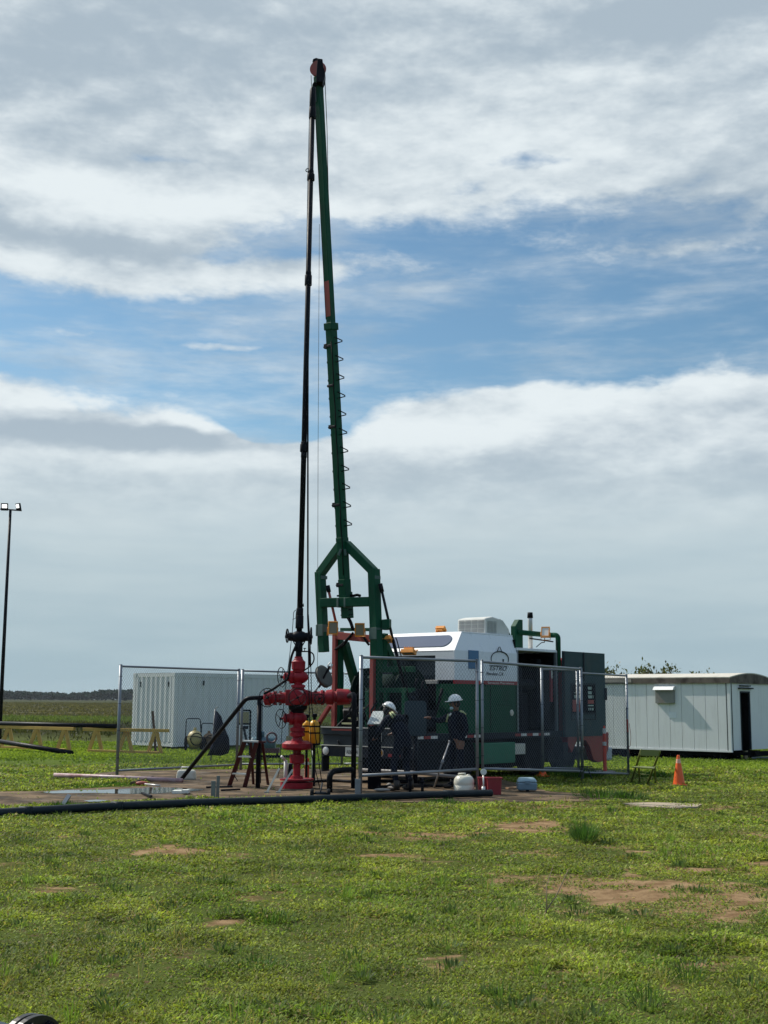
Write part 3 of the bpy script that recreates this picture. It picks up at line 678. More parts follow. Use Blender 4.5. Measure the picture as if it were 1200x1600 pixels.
for (t0, t1, z0, z1, m_) in ((6.62, 6.78, 2.00, 2.07, 1), (6.62, 6.78, 1.89, 1.96, 1), (6.62, 6.80, 1.79, 1.86, 1), (5.98, 6.24, 1.79, 1.86, 1), (5.98, 6.24, 1.91, 1.93, 1), (5.90, 6.30, 1.47, 1.75, 0), (6.60, 6.88, 1.66, 1.75, 0), (6.60, 6.86, 1.60, 1.63, 1), (6.62, 6.66, 1.50, 1.56, 1), (6.70, 6.74, 1.50, 1.56, 1), (6.78, 6.82, 1.50, 1.56, 1), (6.83, 6.86, 1.50, 1.56, 1), (6.84, 6.86, 1.79, 1.86, 1)):
    mb = MB(); tbox(mb, t0, t1, -.114, -.108, z0, z1); mb.build('label_plate' if m_ else 'red_plate', mat('label_green_white', (.38, .48, .42), .5) if m_ else frame_red, do)
# exhaust group on top of the bay
mb = MB(); mb.prism([T(4.12, .3, 2.92), T(4.12, .3, 3.44), T(4.27, .3, 3.60), T(4.42, .3, 3.60), T(4.42, .3, 2.92)], TL*.14); mb.build('exhaust_duct', green, truck, .01)
ex0 = T(4.73, .3, 2.84); mb = MB(); mb.tube([ex0, ex0+UZ*.75, ex0+UZ*.86-TD*.0], .055, 12); mb.build('exhaust_pipe', alu, truck)
mb = MB(); mb.cyl(ex0+UZ*.82, ex0+UZ*.95, .07, .06); mb.build('exhaust_cap', black, truck)
def bend(pts, r=.12, n=6):
    pts = [Vector(p) for p in pts]; out = [pts[0]]
    for i in range(1, len(pts)-1):
        a = (pts[i-1]-pts[i]); c = (pts[i+1]-pts[i]); rr = min(r, a.length*.49, c.length*.49); a.normalize(); c.normalize(); A = pts[i]+a*rr; Cc = pts[i]+c*rr
        for k in range(n+1):
            t = k/n; out.append(A*(1-t)**2+pts[i]*2*t*(1-t)+Cc*t*t)
    out.append(pts[-1]); return out
mb = MB(); mb.tube(bend([T(4.2, .30, 3.30), T(5.46, .2, 3.28), T(5.50, .02, 3.28), T(5.50, .02, 2.4)], .16), .062, 12); mb.build('intake_pipe', green, truck)
mb = MB(); mb.tube([T(4.4, .1, 3.16), T(5.4, .1, 3.12)], .016, 6); mb.tube([T(5.41, .0, 2.9), T(5.41, .0, 3.16)], .014, 6); mb.build('rail', dark_steel, truck)
mb = MB(); mb.cyl(T(3.74, .7, 3.05), T(4.1, .7, 3.05), .15, .13, 18); mb.build('muffler', alu, truck)
# underside boxes
mb = MB(); tbox(mb, 2.15+.15, 3.55, -.05, .35, .35, .80); 
bx_ = mb.build('toolbox', green_bright, truck, .012)
mb = MB(); tbox(mb, 3.58, 4.0, -.02, .2, .52, .76); mb.build('fuse_box', alu, truck, .01)
for q4 in ((.1, 1.3, .02, .4, .25, .88), (5.1, 6.1, .1, .6, .30, .88)): mb = MB(); tbox(mb, *q4); mb.build('side_tank', black_steel, truck, .02)
mb = MB(); tbox(mb, .06, 5.5, 0.9, 1.6, .18, .62); mb.build('gearbox', deep_black, truck, .03)
# cab
mb = MB()
prof = [(5.62, .75), (5.62, 2.62), (5.85, 2.75), (6.9, 2.75), (7.25, 2.45), (7.46, 1.75), (7.60, 1.45), (7.62, .95), (7.42, .75)]
mb.prism([T(t, .10, z) for t, z in prof], TL*2.3); mb.build('cab', truck_red, truck, .05)
mb = MB(); mb.prism([T(7.27, .25, 2.40), T(7.475, .25, 1.80), T(7.475, 2.25, 1.80), T(7.27, 2.25, 2.40)], TD*.02); mb.build('windscreen', dark_glass, truck)
mb = MB(); mb.prism([T(t, -.07, z) for t, z in [(5.72, .96), (5.72, .70), (5.90, .50), (6.02, .66), (6.15, .78), (6.55, .78), (6.72, .62), (6.90, .30), (7.10, .24), (7.40, .26), (7.62, .55), (7.64, .96)]], TL*.16)
mb.build('fender', truck_red, truck, .01)
mb = MB(); tbox(mb, 7.50, 7.84, -.06, 2.45, .26, .60); bo = mb.build('front_bumper', mat('bumper_grey', (.40, .43, .46), .45, dirt=.2), truck, .06)
mb = MB(); mb.prism([T(7.42, -.13, 1.75), T(7.42, -.13, 2.05), T(7.50, -.13, 2.05), T(7.50, -.13, 1.75)], TL*.14); mb.tube([T(7.4, .1, 2.15), T(7.55, -.1, 2.15)], .012, 6); mb.build('side_mirror', dark_steel, truck, .03)
mb = MB(); tbox(mb, 5.5, 5.72, -.08, .3, .35, .75); mb.build('cab_step', dark_steel, truck, .01)
# ---- rear frame
mb = MB(); tbox(mb, -.10, 0.15, -.04, 2.52, .98, 1.14); tbox(mb, -.06, .12, .0, 2.48, .76, .98); mb.build('rear_beam', mat('rear_beam_grey', (.030, .038, .045), .5, dirt=.4, dirtcol=(.015, .015, .015), spec=.2), truck, .008)
mb = MB(); tbox(mb, -.13, -.10, -.02, 2.50, 1.125, 1.145); tbox(mb, -.13, -.06, -.02, 2.5, .745, .76); mb.build('rear_edge_trim', alu, truck)
mb = MB(); tbox(mb, -.108, -.10, 1.55, 2.2, 1.065, 1.105); mb.build('red_stripe', frame_red, truck)
mb = MB(); tbox(mb, -.10, .08, .0, 2.5, .52, .745); rb = mb.build('light_bar', mat('light_bar_navy', (.010, .014, .024), .5, dirt=.3, spec=.2), truck, .008)
mb = MB(); tbox(mb, -.112, -.101, 1.42, 1.80, .54, .725); pl = mb.build('licence_plate', sign_white, rb, .003)
text('plate_number', 'A06ETIA', T(-.114, 1.77, .585), -TL, UZ, .12, ink, rb, extr=.001, width=.33)
mb = MB(); tbox(mb, -.108, -.10, 1.0-.2, 1.0+.10, .86, 1.04); pc = mb.build('placard', sign_white, truck, .003)
mb = MB(); tbox(mb, -.111, -.108, .985, 1.08, .875, .935); mb.build('placard_mark', mat('placard_yellow', (.62, .48, .08), .5), truck)
mb = MB(); tbox(mb, -.111, -.108, .82, 1.08, 1.0, 1.018); tbox(mb, -.111, -.108, .82, 1.08, .975, .985); tbox(mb, -.111, -.108, .83, .95, .945, .955); tbox(mb, -.111, -.108, .83, .95, .88, .89); mb.build('placard_lines', ink, truck)
def rlight(s, z, m_, nm='tail_light'):
    q = MB(); q.lathe(T(-.10, s, z), -TD, [(0, .075), (.02, .075), (.035, .06), (.04, .03)], 20); o = q.build(nm, m_, rb)
    q = MB(); q.ring(T(-.112, s, z), TD, .08, .010, 20, 6); q.build('lamp_bezel', alu, o)
rlight(1.04, .635, mat('red_lens', (.45, .02, .03), .15)); rlight(.83, .635, mat('amber_lens', (.55, .28, .04), .15))
rlight(2.36, .635, mat('white_lens', (.6, .62, .6), .15), 'reversing_light')
mb = MB(); tbox(mb, -.112, -.10, .30, .62, .56, .62); mb.build('red_reflector', truck_red, truck)
mb = MB(); tbox(mb, -.16, .05, 2.40, 2.44, .2, .52); mb.tube([T(-.08, 2.0, .75), T(-.12, 2.0, .86)], .02, 8); mb.build('rear_bracket', dark_steel, truck)
mb = MB(); mb.tube(bend([T(-.02, 1.68, .52), T(-.05, 1.66, .30), T(-.4, 1.3, .08)], .1), .018, 8); mb.build('hose', black, truck)
# rear well deck machinery between the mast and the body
mb = MB(); tbox(mb, .25, 1.1, .3, 2.2, 1.14, 1.5); tbox(mb, .5, 1.2, .6, 1.9, 1.5, 1.95); mb.cyl(T(.7, 2.1, 1.35), T(.7, 2.6, 1.35), .2)
for i in range(9):
    t_, s_ = random.uniform(.2, 1.2), random.uniform(.3, 2.2); mb.cyl(T(t_, s_, 1.4), T(t_+random.uniform(-.2, .2), s_+random.uniform(-.2, .2), random.uniform(1.9, 2.4)), .03)
mb.build('winch', black_steel, truck, .02)
mb = MB(); mb.cyl(T(.75, .75, 1.85), T(.75, 1.9, 1.85), .42, seg=28); mb.cyl(T(.75, .70, 1.85), T(.75, .75, 1.85), .56, seg=28); mb.cyl(T(.75, 1.9, 1.85), T(.75, 1.95, 1.85), .56, seg=28); mb.build('winch_drum', mat('dark_green_machine', (.006, .020, .015), .7, dirt=.4, dirtcol=(.01,.01,.01), spec=.05), truck)
tankm = mat('pale_green_tank', (.22, .36, .27), .4); mb = MB(); c_ = T(.95, 2.75, 1.78); mb.cyl(c_-TD*.3, c_+TD*.3, .20, seg=24); tk = mb.build('air_tank', tankm, truck, .05)
for i, (a, b_, z) in enumerate(((0, 1.2, 1.62), (1.2, 2.1, 1.8))):
    pass
mb = MB()   # hose bundle
for i in range(6):
    a = T(.05, .7+.2*i, 1.15); e = T(.5, .5+.25*i, 1.9+.1*(i % 3)); mb.tube([a, a+UZ*.35-TD*.15, a.lerp(e, .5)-TD*.1+UZ*.2, e], .022, 6)
mb.build('hose_bundle', black, truck)
mb = MB()   # striped step ladder on the rear left
for i in range(5): mb.par(T(-.06+.14*i, 1.62-.06*i, 1.20+.11*i), TD*.07, TL*.34, UZ*.035)
mb.build('steps', mat('step_yellow_grey', (.42, .42, .22), .6, dirt=.4), truck)
mb = MB(); mb.par(T(-.1, 1.55, 1.12), TD*.03, TL*.5, UZ*.03); mb.beam(T(-.1, 2.02, 1.13), T(.55, 1.72, 1.80), .04, .10); mb.beam(T(-.1, 1.60, 1.13), T(.55, 1.35, 1.80), .04, .10); mb.build('step_stringer', black_steel, truck)

# red and green mast rest at the truck's rear
RK = 26.9
def vp(px, y0, y1, Y): a = P(px, y0, Y); b_ = P(px, y1, Y); return a, Vector((a.x, a.y, b_.z))
rest = []
def on_rear(px, py, t): # point on plane t=const of the truck for a photo position
    d = ray(px, py); n_ = TD; k_ = (C0+TD*t-CO).dot(n_)/d.dot(n_); return CO+d*k_
a = on_rear(524, 990, .02); b_ = on_rear(525, 1142, .02)
mb = MB(); mb.beam((a.x, a.y, a.z), (a.x, a.y, 1.14), .10, .10, TD); mb.build('rest_post', frame_red, truck, .006)
a2 = on_rear(583, 1000, .02); mb = MB(); mb.beam((a2.x, a2.y, a2.z), (a2.x, a2.y, 1.14), .10, .10, TD); mb.build('rest_post', frame_red, truck, .006)
mb = MB(); mb.beam((a.x, a.y, a.z-.04), (a2.x, a2.y, a2.z+.02), .08, .16, UZ); mb.build('rest_crossbar', frame_red, truck, .006)
mb = MB(); mb.beam((a.x+.11, a.y+.02, a.z+.05), (a.x+.11, a.y+.02, 1.14), .10, .12, TD); mb.beam((a2.x+.12, a2.y+.02, a2.z), (a2.x+.12, a2.y+.02, 1.14), .12, .12, TD)
mb.beam((a.x+.12, a.y, a.z+.09), (a2.x+.05, a2.y, a2.z+.22), .06, .07, UZ)
p = on_rear(538, 1005, .12); q = on_rear(563, 1095, .9); mb.beam(p, q, .15, .17, TL); q2 = Vector((q.x, q.y, 1.14)); mb.beam(q, q2, .14, .15, TL)
p = on_rear(601, 1006, .12); q = on_rear(630, 1075, .9); mb.beam(p, q, .13, .15, TL)
for s_ in (.35, .85, 1.35): mb.beam(T(.1, s_, 1.14), T(.1, s_, 1.9), .10, .10, TD)
mb.beam(T(.1, .1, 1.92), T(.1, 1.3, 1.92), .08, .10, UZ); mb.beam(T(.1, .1, 2.35), T(.1, 1.05, 2.35), .08, .12, UZ)
mb.build('rest_brace', green, truck, .006)
p = on_rear(516, 1102, .0); q = on_rear(494, 1137, -.02); mb = MB(); mb.beam(p, q, .07, .10, TD); mb.build('rest_brace', frame_red, truck, .005)
mb = MB()   # slack hydraulic hoses under the crossbar
for dx in (0, .05, .1):
    p0 = on_rear(552, 990, -.02); mb.tube(bend([p0+UZ*.02, on_rear(545, 996, -.05), on_rear(534+dx*40, 1008, -.05), on_rear(522, 1016, 0)], .2), .026, 7)
mb.tube(bend([on_rear(560, 992, -.02), on_rear(566, 992, -.05), on_rear(572, 1002, -.05), on_rear(577, 1008, 0)], .1), .026, 7)
mb.build('hydraulic_hoses', black, truck)

# ================================================================== MAST
mast = thing('telescopic_mast', tuple(T(-.35, 1.25, 1.14)), 'tall dark green telescopic mast on a forked A frame leaning over the red wellhead', 'mast')
def mc(py, Yb=None):    # centre of the mast column for a photo height
    px = 541-45.0*(965-py)/(965-100); f = (965-py)/(865.0); return P(px, py, 26.85-1.15*f)
RD = Vector((.766, -.643, 0))
mb = MB(); mb.beam(mc(905), mc(505), .18, .18, TD); mb.build('lower_section', green, mast, .012)
mb = MB(); mb.beam(mc(506), mc(120), .145, .145, TD); mb.build('upper_section', green, mast, .010)
mb = MB(); mb.beam(mc(516), mc(505), .225, .225, TD); mb.beam(mc(847), mc(840), .195, .195, TD); mb.build('collar', green, mast, .01)
u_ = (mc(440)-mc(495)).normalized(); p = mc(495)-TD*.0; fa, fb = perp(mc(505)-mc(905), TD)
mb = MB(); mb.par(mc(495)-fa*(.0755)-RD*.068, u_*((mc(440)-mc(495)).length), RD*.135, fa*.004); mb.build('red_patch', frame_red, mast)
mb = MB(); mb.beam(mc(905), mc(935), .195, .195, TD); mb.build('column_foot', green, mast, .01)
mb = MB(); mb.beam(P(541, 925, 26.85), P(543, 966, 26.85), .19, .19, TD); mb.build('column_foot', green, mast, .01)
mb = MB(); [mb.beam(P(541.5, y, 26.80)-RD*.16, P(541.5, y, 26.80)+RD*.16, .02, .02) for y in (953, 961)]; mb.build('bolt', black_steel, mast)
# crown
mb = MB(); c_ = P(495, 108, 25.72); mb.lathe(c_-Vector((0, .06, 0)), (.45, 1, 0), [(0, .10), (.0, .165), (.03, .17), (.05, .14), (.08, .14), (.10, .17), (.13, .165), (.13, .1)], 26); mb.build('crown_sheave', frame_red, mast)
mb = MB(); mb.prism([P(496, 91, 25.50), P(504, 92, 25.50), P(505, 104, 25.50), P(508, 112, 25.50), P(507, 122, 25.50), P(504, 128, 25.50), P(494, 128, 25.50), P(494, 118, 25.50)], Vector((0, .30, 0))); mb.prism([P(489, 92, 25.75), P(494, 90, 25.75), P(500, 92, 25.75), P(500, 96, 25.75), P(488, 96, 25.75)], Vector((0, .1, 0))); mb.build('crown_block', black_steel, mast, .01)
mb = MB(); mb.cyl(P(492, 132, 25.5), P(492, 132, 25.62), .05); mb.build('crown_pin', black_steel, mast)
mb = MB(); mb.par(mc(160)-RD*.10-fa*.10, RD*.10, fa*.05, u_*.40); mb.build('crown_box', green_worn, mast, .01)
# fork: struts and legs
ap = P(538, 855, 26.75); KL = P(500, 897, 27.15); KR = P(584, 893, 26.35)
mb = MB(); mb.beam(P(534, 850, 26.78), KL, .17, .17, TD); mb.build('fork_strut', green, mast, .012)
mb = MB(); mb.beam(P(541, 850, 26.72), KR, .17, .17, TD); mb.build('fork_strut', green, mast, .012)
mb = MB(); mb.beam(KL+UZ*.05, P(506, 1019, 27.15), .175, .175, TD); mb.build('fork_leg', green, mast, .012)
mb = MB(); mb.beam(KR+UZ*.05, P(589, 1030, 26.35), .19, .19, TD); mb.build('fork_leg', green, mast, .012)
mb = MB(); mb.beam(P(503, 942, 27.10), P(580, 940, 26.40), .18, .19, UZ); mb.build('crossbar', green, mast, .012)
WP = []
for q0, q1 in ((P(533, 858, 26.6), P(529, 868, 26.62)), (P(539, 858, 26.58), P(540, 868, 26.58))): WP.append((q0, q1, .03, .05, None))
for px_, Yc in ((502, 27.15), (585, 26.35)): a = P(px_, 900, Yc); WP.append((a, a-UZ*.07, .185, .185, TD))
for px_, py_, Yc in ((503.5, 985, 27.15), (587, 990, 26.35)): a = P(px_, py_, Yc); WP.append((a+UZ*.12, a-UZ*.12, .197, .197, TD))
for px_, Yc in ((532, 26.82), (543, 26.74)): a = P(px_, 942, Yc); WP.append((a-UZ*.10, a+UZ*.10, .05, .20, TD))
for w5 in WP: mb = MB(); mb.beam(*w5); mb.build('weld_plate', green_worn, mast, .004)

mb = MB(); mb.prism([P(596, 968, 26.3), P(608, 967, 26.3), P(608, 980, 26.3), P(604, 984, 26.3), P(596, 984, 26.3)], Vector((.05, .15, 0))); mb.build('leg_bracket', green, mast, .01)
mb = MB(); mb.beam(P(600, 990, 26.45), P(598, 1045, 26.6), .12, .14, TD); mb.build('leg_bracket', green, mast, .01)
# hydraulic struts
for (a_, m1, b_) in (((512, 915, 27.05), (514, 925, 27.04), (526, 978, 26.95)), ((594, 912, 26.25), (597, 925, 26.25), (614, 1000, 26.5))):
    A, M_, B = P(*a_), P(*m1), P(*b_)
    q = MB(); q.cyl(A, M_, .045); ro = q.build('lift_strut', black_steel, mast); q = MB(); q.cyl(M_, B, .028); q.build('strut_rod', frame_red if a_[0] < 550 else dark_steel, ro)
mb = MB(); mb.cyl(P(614, 1000, 26.5), P(634, 1080, 26.9), .035); mb.build('lift_strut', black_steel, mast)
mb = MB(); mb.tube([P(618, 996, 26.5), P(620, 1000, 26.5), P(634, 1052, 26.6), P(637, 1090, 26.7)], .012, 6); mb.build('cable', black, mast)
# clamps down the column, and the wire guides on both sides
for py_, sz in ((541, .09), (603, .05), (667, .075), (789, .085), (914, .085)):
    a = mc(py_); q = MB(); q.box(a-RD*(.105)-TD*.06, sz, sz, sz*1.1, (RD, TD, UZ)); q.cyl(a-RD*.105-TD*.06, a-RD*(.105+sz*.95)-TD*.06, sz*.2); 
    q.beam(a-RD*.10-fa*.095, a+RD*.05-fa*.095, .02, .05); q.build('clamp', black_steel, mast, .006)
for i in range(11):
    y0 = 528+28.45*i; a = mc(y0); b_ = mc(y0+10); o = RD*(.090)
    tip = mc(y0+8.5)+RD*(.090+.20)
    q = MB(); q.tube([a+o, tip+UZ*.01, tip-UZ*.01, b_+o], .012, 6); q.build('step_loop', black_steel, mast)
    tip2 = mc(y0+9.5)-RD*(.090+.035)-TD*.05
    q = MB(); q.tube([mc(y0)-o, tip2+UZ*.01, tip2-UZ*.01, b_-o], .009, 6); q.build('step_loop', black_steel, mast)
mb = MB(); mb.tube([P(507.5, 118, 25.7), P(511, 200, 25.75), P(513, 300, 25.9)], .008, 5); mb.build('mast_line', black, mast)
mb = MB(); mb.tube([P(527, 931, 26.9), P(534, 931, 26.8)], .02, 6); mb.build('hose_fitting', black, mast)
mb = MB(); mb.tube([mc(y)+RD*(.075+.012*math.sin(y*.09))-TD*.10 for y in range(900, 510, -26)], .011, 5); mb.build('cable_run', black, mast)
mb = MB(); mb.tube([mc(y)-RD*.05-TD*.098 for y in range(500, 135, -40)], .007, 5); mb.build('cable_run', black, mast)
mb = MB(); q0 = P(552, 931, 26.8); mb.tube([P(545, 930, 26.8), q0, P(558, 929.5, 26.75), P(563, 931, 26.7)], .03, 6); mb.build('hose_fitting', black, mast); mb = MB(); mb.tube(bend([P(544, 965, 26.8), P(548, 972, 26.8), P(552, 985, 26.8)], .05), .035, 6); mb.build('hose_fitting', black, mast)

# ---- floodlights
def floodlight(c, faced, w, h, label, lit=False, tilt=.0, group='yellow floodlights clamped to the rig'):
    n_ = Vector(faced).normalized(); Xr, Yr = perp(n_, UZ); t = thing('floodlight', tuple(c), label, 'floodlight', group); c = Vector(c)
    u2, r2 = Xr, Yr
    m_ = MB(); m_.par(c-r2*w/2-u2*h/2-n_*.07, r2*w, u2*h, n_*.06); m_.par(c-r2*w*.35-u2*h*.3-n_*.11, r2*w*.7, u2*h*.6, n_*.04)
    for i in range(5): m_.par(c-r2*w*.32+r2*w*.16*i-u2*h*.3-n_*.14, r2*.008, u2*h*.6, n_*.03)
    m_.build('housing', yellow_lamp, t, .008)
    m_ = MB(); m_.par(c-r2*w*.5-u2*h*.5-n_*.01, r2*w, u2*h*.09, n_*.018); m_.par(c-r2*w*.5+u2*h*.41-n_*.01, r2*w, u2*h*.09, n_*.018); m_.par(c-r2*w*.5-u2*h*.41-n_*.01, r2*w*.1, u2*h*.82, n_*.018); m_.par(c+r2*w*.4-u2*h*.41-n_*.01, r2*w*.1, u2*h*.82, n_*.018); m_.build('front_frame', yellow_lamp, t)
    m_ = MB(); m_.par(c-r2*w*.4-u2*h*.41-n_*.009, r2*w*.8, u2*h*.82, n_*.006); m_.build('lamp_glass', glass_lamp, t)
    m_ = MB(); m_.tube([c-r2*w*.55-n_*.04, c-r2*w*.55-n_*.12-u2*h*.6, c+r2*w*.55-n_*.12-u2*h*.6, c+r2*w*.55-n_*.04], .010, 6); m_.build('bracket', yellow_lamp, t)
    return t
floodlight(P(520.5, 981, 26.75), (.15, -1, -.15), .20, .27, 'orange floodlight beside the left fork leg of the mast, leaning slightly')
floodlight(P(562, 984, 26.7), (-.1, -1, -.2), .20, .27, 'orange floodlight at the middle of the red crossbar under the mast column')
floodlight(P(603, 1001, 26.45), (-.1, -.5, -.9), .24, .16, 'orange floodlight facing down beside the right fork leg of the mast')
floodlight(P(638, 1021, 26.9), (-.2, -.35, -1), .30, .16, 'orange floodlight hanging face down over the dark rear window of the truck')
floodlight(T(2.0, .80, 3.30)+TL*.05, (.3, .5, .5), .22, .14, 'small orange floodlight lying on the truck roof left of the air conditioner')
fl_ = floodlight(on_rear(852, 987, 4.9)+TL*0, (-.25, -.9, .45), .20, .26, 'orange floodlight with a bright face above the open truck bay')
for c_ in fl_.children:
    if c_.name.startswith('lamp_glass'): c_.data.materials[0] = mat('skylit_lamp_glass', (.78, .74, .66), .2, var=.03)  # sky glare on this lamp's glass painted in as a paler colour
mb = MB(); p = on_rear(851, 997, 4.95); mb.tube(bend([p, p-UZ*.1+RD*0, on_rear(846, 1004, 4.6), on_rear(838, 1011, 4.3)], .1), .010, 6); tag(mb.build('lamp_cable', black), 'thin black cable drooping from the floodlight over the open truck bay', 'cable')

# ================================================================== WELLHEAD
WY = 25.4
def W(px, py, dy=0.0): return P(px, py, WY+dy)
well = thing('wellhead', tuple(G(463, 1228)), 'red wellhead valve tree with handwheels standing on the muddy pad', 'wellhead')
S = WY/FPX   # metres per photo pixel here
def vz(y): return P(465, y, WY).z
CXw = P(465, 1130, WY).x
def vlathe(spec, name, m_=well_red, x=None, seg=22, parent=well, bev=0):
    q = MB(); x = CXw if x is None else x
    q.lathe((x, WY, vz(spec[0][0])), (0, 0, 1), [(vz(y)-vz(spec[0][0]), r*S) for y, r in spec], seg); return q.build(name, m_, parent, bev)
def studs(q, y, r, n=10, h=.02, x=None):
    x = CXw if x is None else x
    for i in range(n):
        a = 2*math.pi*i/n; c = Vector((x+r*S*math.cos(a), WY+r*S*math.sin(a), vz(y))); q.cyl(c-UZ*h, c+UZ*h, .012, seg=6, smooth=False)
vlathe([(1231, 25), (1222, 25), (1221.5, 14), (1219, 14), (1219, 26), (1216.5, 26), (1216.5, 10), (1212, 9)], 'base_flange')
vlathe([(1213, 5.6), (1192, 5.6)], 'casing_stub')
vlathe([(1193, 8), (1192, 11), (1179, 11.5), (1178, 7)], 'lower_spool')
vlathe([(1178.5, 6), (1172.5, 6.5), (1171, 21), (1168, 23.5), (1162, 23.5), (1158, 18), (1157, 9), (1151, 7)], 'casing_head')
vlathe([(1151.5, 7), (1150, 11.5), (1145, 11.5), (1144.5, 9.5), (1142.5, 9.5), (1142, 11.5), (1137, 11.5), (1135.5, 7)], 'flange')
vlathe([(1136, 7), (1113, 8.5), (1104, 8)], 'valve_neck')
vlathe([(1114, 9), (1111, 10.5), (1108, 14), (1101, 15), (1099, 12)], 'cross_flange', black_steel)
vlathe([(1082, 7), (1081, 11.5), (1076.5, 11.5), (1076, 9.5), (1074.5, 9.5), (1074, 11.5), (1070.5, 11), (1069, 6.5), (1060, 7)], 'flange')
vlathe([(1050, 8.5), (1047, 8.8), (1045.5, 10.5), (1034, 10.8), (1032, 8.5), (1029, 6.5), (1026, 6.2)], 'tree_cap')
q = MB(); [studs(q, y, r) for y, r in ((1217.8, 22), (1147, 10), (1139.5, 10), (1078.5, 10), (1072.5, 10), (1101, 11.5))]; q.build('flange_stud', well_red, well)
# gate valves: barrel along x with bonnet and handwheel on the left
def valve(py, xl, xr, r, wheel_c, wheel_r, ax=(1, 0.12, 0), y_off=0, name='gate_valve'):
    a = P(xl, py, WY); b_ = P(xr, py, WY); d = b_-a; L_ = d.length
    q = MB(); q.lathe(a, d, [(0, r*.45*S), (.02, r*.75*S), (.05, r*.75*S), (.06, r*.62*S), (.12, r*.66*S), (.13, r*S), (.19, r*S), (.20, r*.85*S), (L_*.62, r*1.02*S), (L_*.8, r*.95*S), (L_*.93, r*.6*S), (L_, r*.25*S)], 22)
    q.cyl(a-d.normalized()*.0, P(wheel_c[0], wheel_c[1], WY), .018); v = q.build(name, well_red, well, .004)
    q = MB()
    for i in range(8):
        t = 2*math.pi*i/8; c = a+d.normalized()*.16+(UZ*math.cos(t)+Vector((0, 1, 0))*math.sin(t))*r*.92*S; q.cyl(c-d.normalized()*.05, c+d.normalized()*.05, .011, seg=6)
    q.build('bonnet_stud', well_red, v)
    if wheel_r: handwheel(P(wheel_c[0], wheel_c[1], WY+y_off), ax, wheel_r*S, v)
    return v
def handwheel(c, ax, r, parent, n=4, m_=black_steel, th=.009):
    q = MB(); c = Vector(c); ax = Vector(ax).normalized(); q.ring(c, ax, r, th, 30, 6); q.cyl(c-ax*.02, c+ax*.02, .025); a, b_ = perp(ax)
    for i in range(n):
        t = 2*math.pi*i/n+.5; q.tube([c, c+(a*math.cos(t)+b_*math.sin(t))*r], th*.8, 5)
    return q.build('handwheel', m_, parent)
valve(1058, 443, 482, 10, (440, 1058), 15, ax=(1, .55, .1))
valve(1122, 443, 479, 10.5, (439, 1123), 14.5, ax=(1, .8, .1))
# cross body and arms
q = MB(); q.box(P(464, 1090, WY), 34*S, .36, 24*S); q.build('cross_body', well_red, well, .02)
def harm(x0, x1, prof, name):
    a = P(x0, 1090.5, WY); b_ = P(x1, 1088.5 if x1 > 470 else 1091, WY); q = MB(); q.lathe(a, b_-a, [(h*abs(b_.x-a.x), r*S) for h, r in prof], 22); return q.build(name, well_red, well, .003)
harm(449, 412, [(0, 8.5), (.30, 8.5), (.32, 7), (.45, 7), (.46, 10), (.58, 11), (.60, 8.5), (.70, 9), (.72, 11.5), (.95, 11), (1.0, 6)], 'left_arm')
harm(480, 549, [(0, 11.5), (.05, 11.5), (.055, 9.5), (.30, 9.5), (.31, 11.5), (.36, 11.5), (.365, 9), (.42, 9), (.43, 11), (.58, 12), (.60, 8.5), (.66, 9), (.68, 12.5), (.95, 11.5), (1, 7)], 'right_arm')
q = MB()
for px_ in (419, 431, 438, 483, 493, 505, 517, 529, 545):
    c = P(px_, 1090.5-(px_-449)*.015, WY)
    for i in range(10):
        w_ = 2*math.pi*i/10+.2; o = (UZ*math.cos(w_)+Vector((0, 1, 0))*math.sin(w_))*.128; q.cyl(c+o-Vector((.028, 0, 0)), c+o+Vector((.028, 0, 0)), .013, seg=6, smooth=False)
q.build('flange_stud', mat('greasy_stud', (.10, .02, .02), .5, dirt=.5, dirtcol=(.03, .02, .02)), well)
q = MB(); q.box(P(470, 1081, WY-.19), .10, .004, .05); q.build('tag_plate', alu, well)
q = MB(); q.lathe(P(464, 1090, WY-.18), (0, -1, 0), [(0, .14), (.06, .14), (.07, .10), (.14, .11), (.15, .13), (.20, .13), (.21, .06)], 20); q.build('front_bonnet', well_red, well)
handwheel(P(465, 1090, WY-.55), (.25, -1, 0), 13.5*S, well); handwheel(P(418, 1090, WY-.35), (.55, -1, 0), 14*S, well); handwheel(P(499, 1092, WY-.40), (.2, -1, 0), 7.5*S, well)
q = MB(); q.cyl(P(465, 1090, WY-.35), P(465, 1090, WY-.56), .016); q.cyl(P(418, 1090, WY), P(418, 1090, WY-.36), .016); q.cyl(P(499, 1092, WY), P(499, 1092, WY-.41), .016); q.build('valve_stem', black_steel, well)
# ---- lubricator stack above
lub = thing('lubricator', (CXw, WY, vz(1027)), 'tall slim black lubricator pipe rising from the red wellhead to the mast top', 'lubricator pipe')
topx = P(489, 150, WY).x
def lx(py): f = (1027-py)/(1027-140.0); return Vector((CXw+(topx-CXw)*f, WY, vz(py)))
q = MB(); q.cyl(lx(1027), lx(150), .056, .052, seg=16); q.build('riser', black_steel, lub)
for y0, y1, r in ((1027, 1018, .062), (1018, 1000, .075), (982, 962, .08), (962, 950, .07), (715, 706, .062), (706, 694, .082), (694, 690, .066), (446, 430, .075), (430, 424, .06), (282, 272, .08), (272, 266, .06), (185, 168, .075), (168, 138, .062), (150, 136, .04)):
    q = MB(); q.cyl(lx(y0), lx(y1), r, r*.97, seg=16); q.build('pipe_union', black_steel, lub, .006)
q = MB(); a = lx(995); q.ell(a, .17, .11, .12); q.cyl(a-Vector((.20, 0, 0)), a+Vector((.20, 0, 0)), .085); q.cyl(a-Vector((.28, 0, 0)), a+Vector((.27, 0, 0)), .03); q.build('blowout_preventer', black_steel, lub, .006)
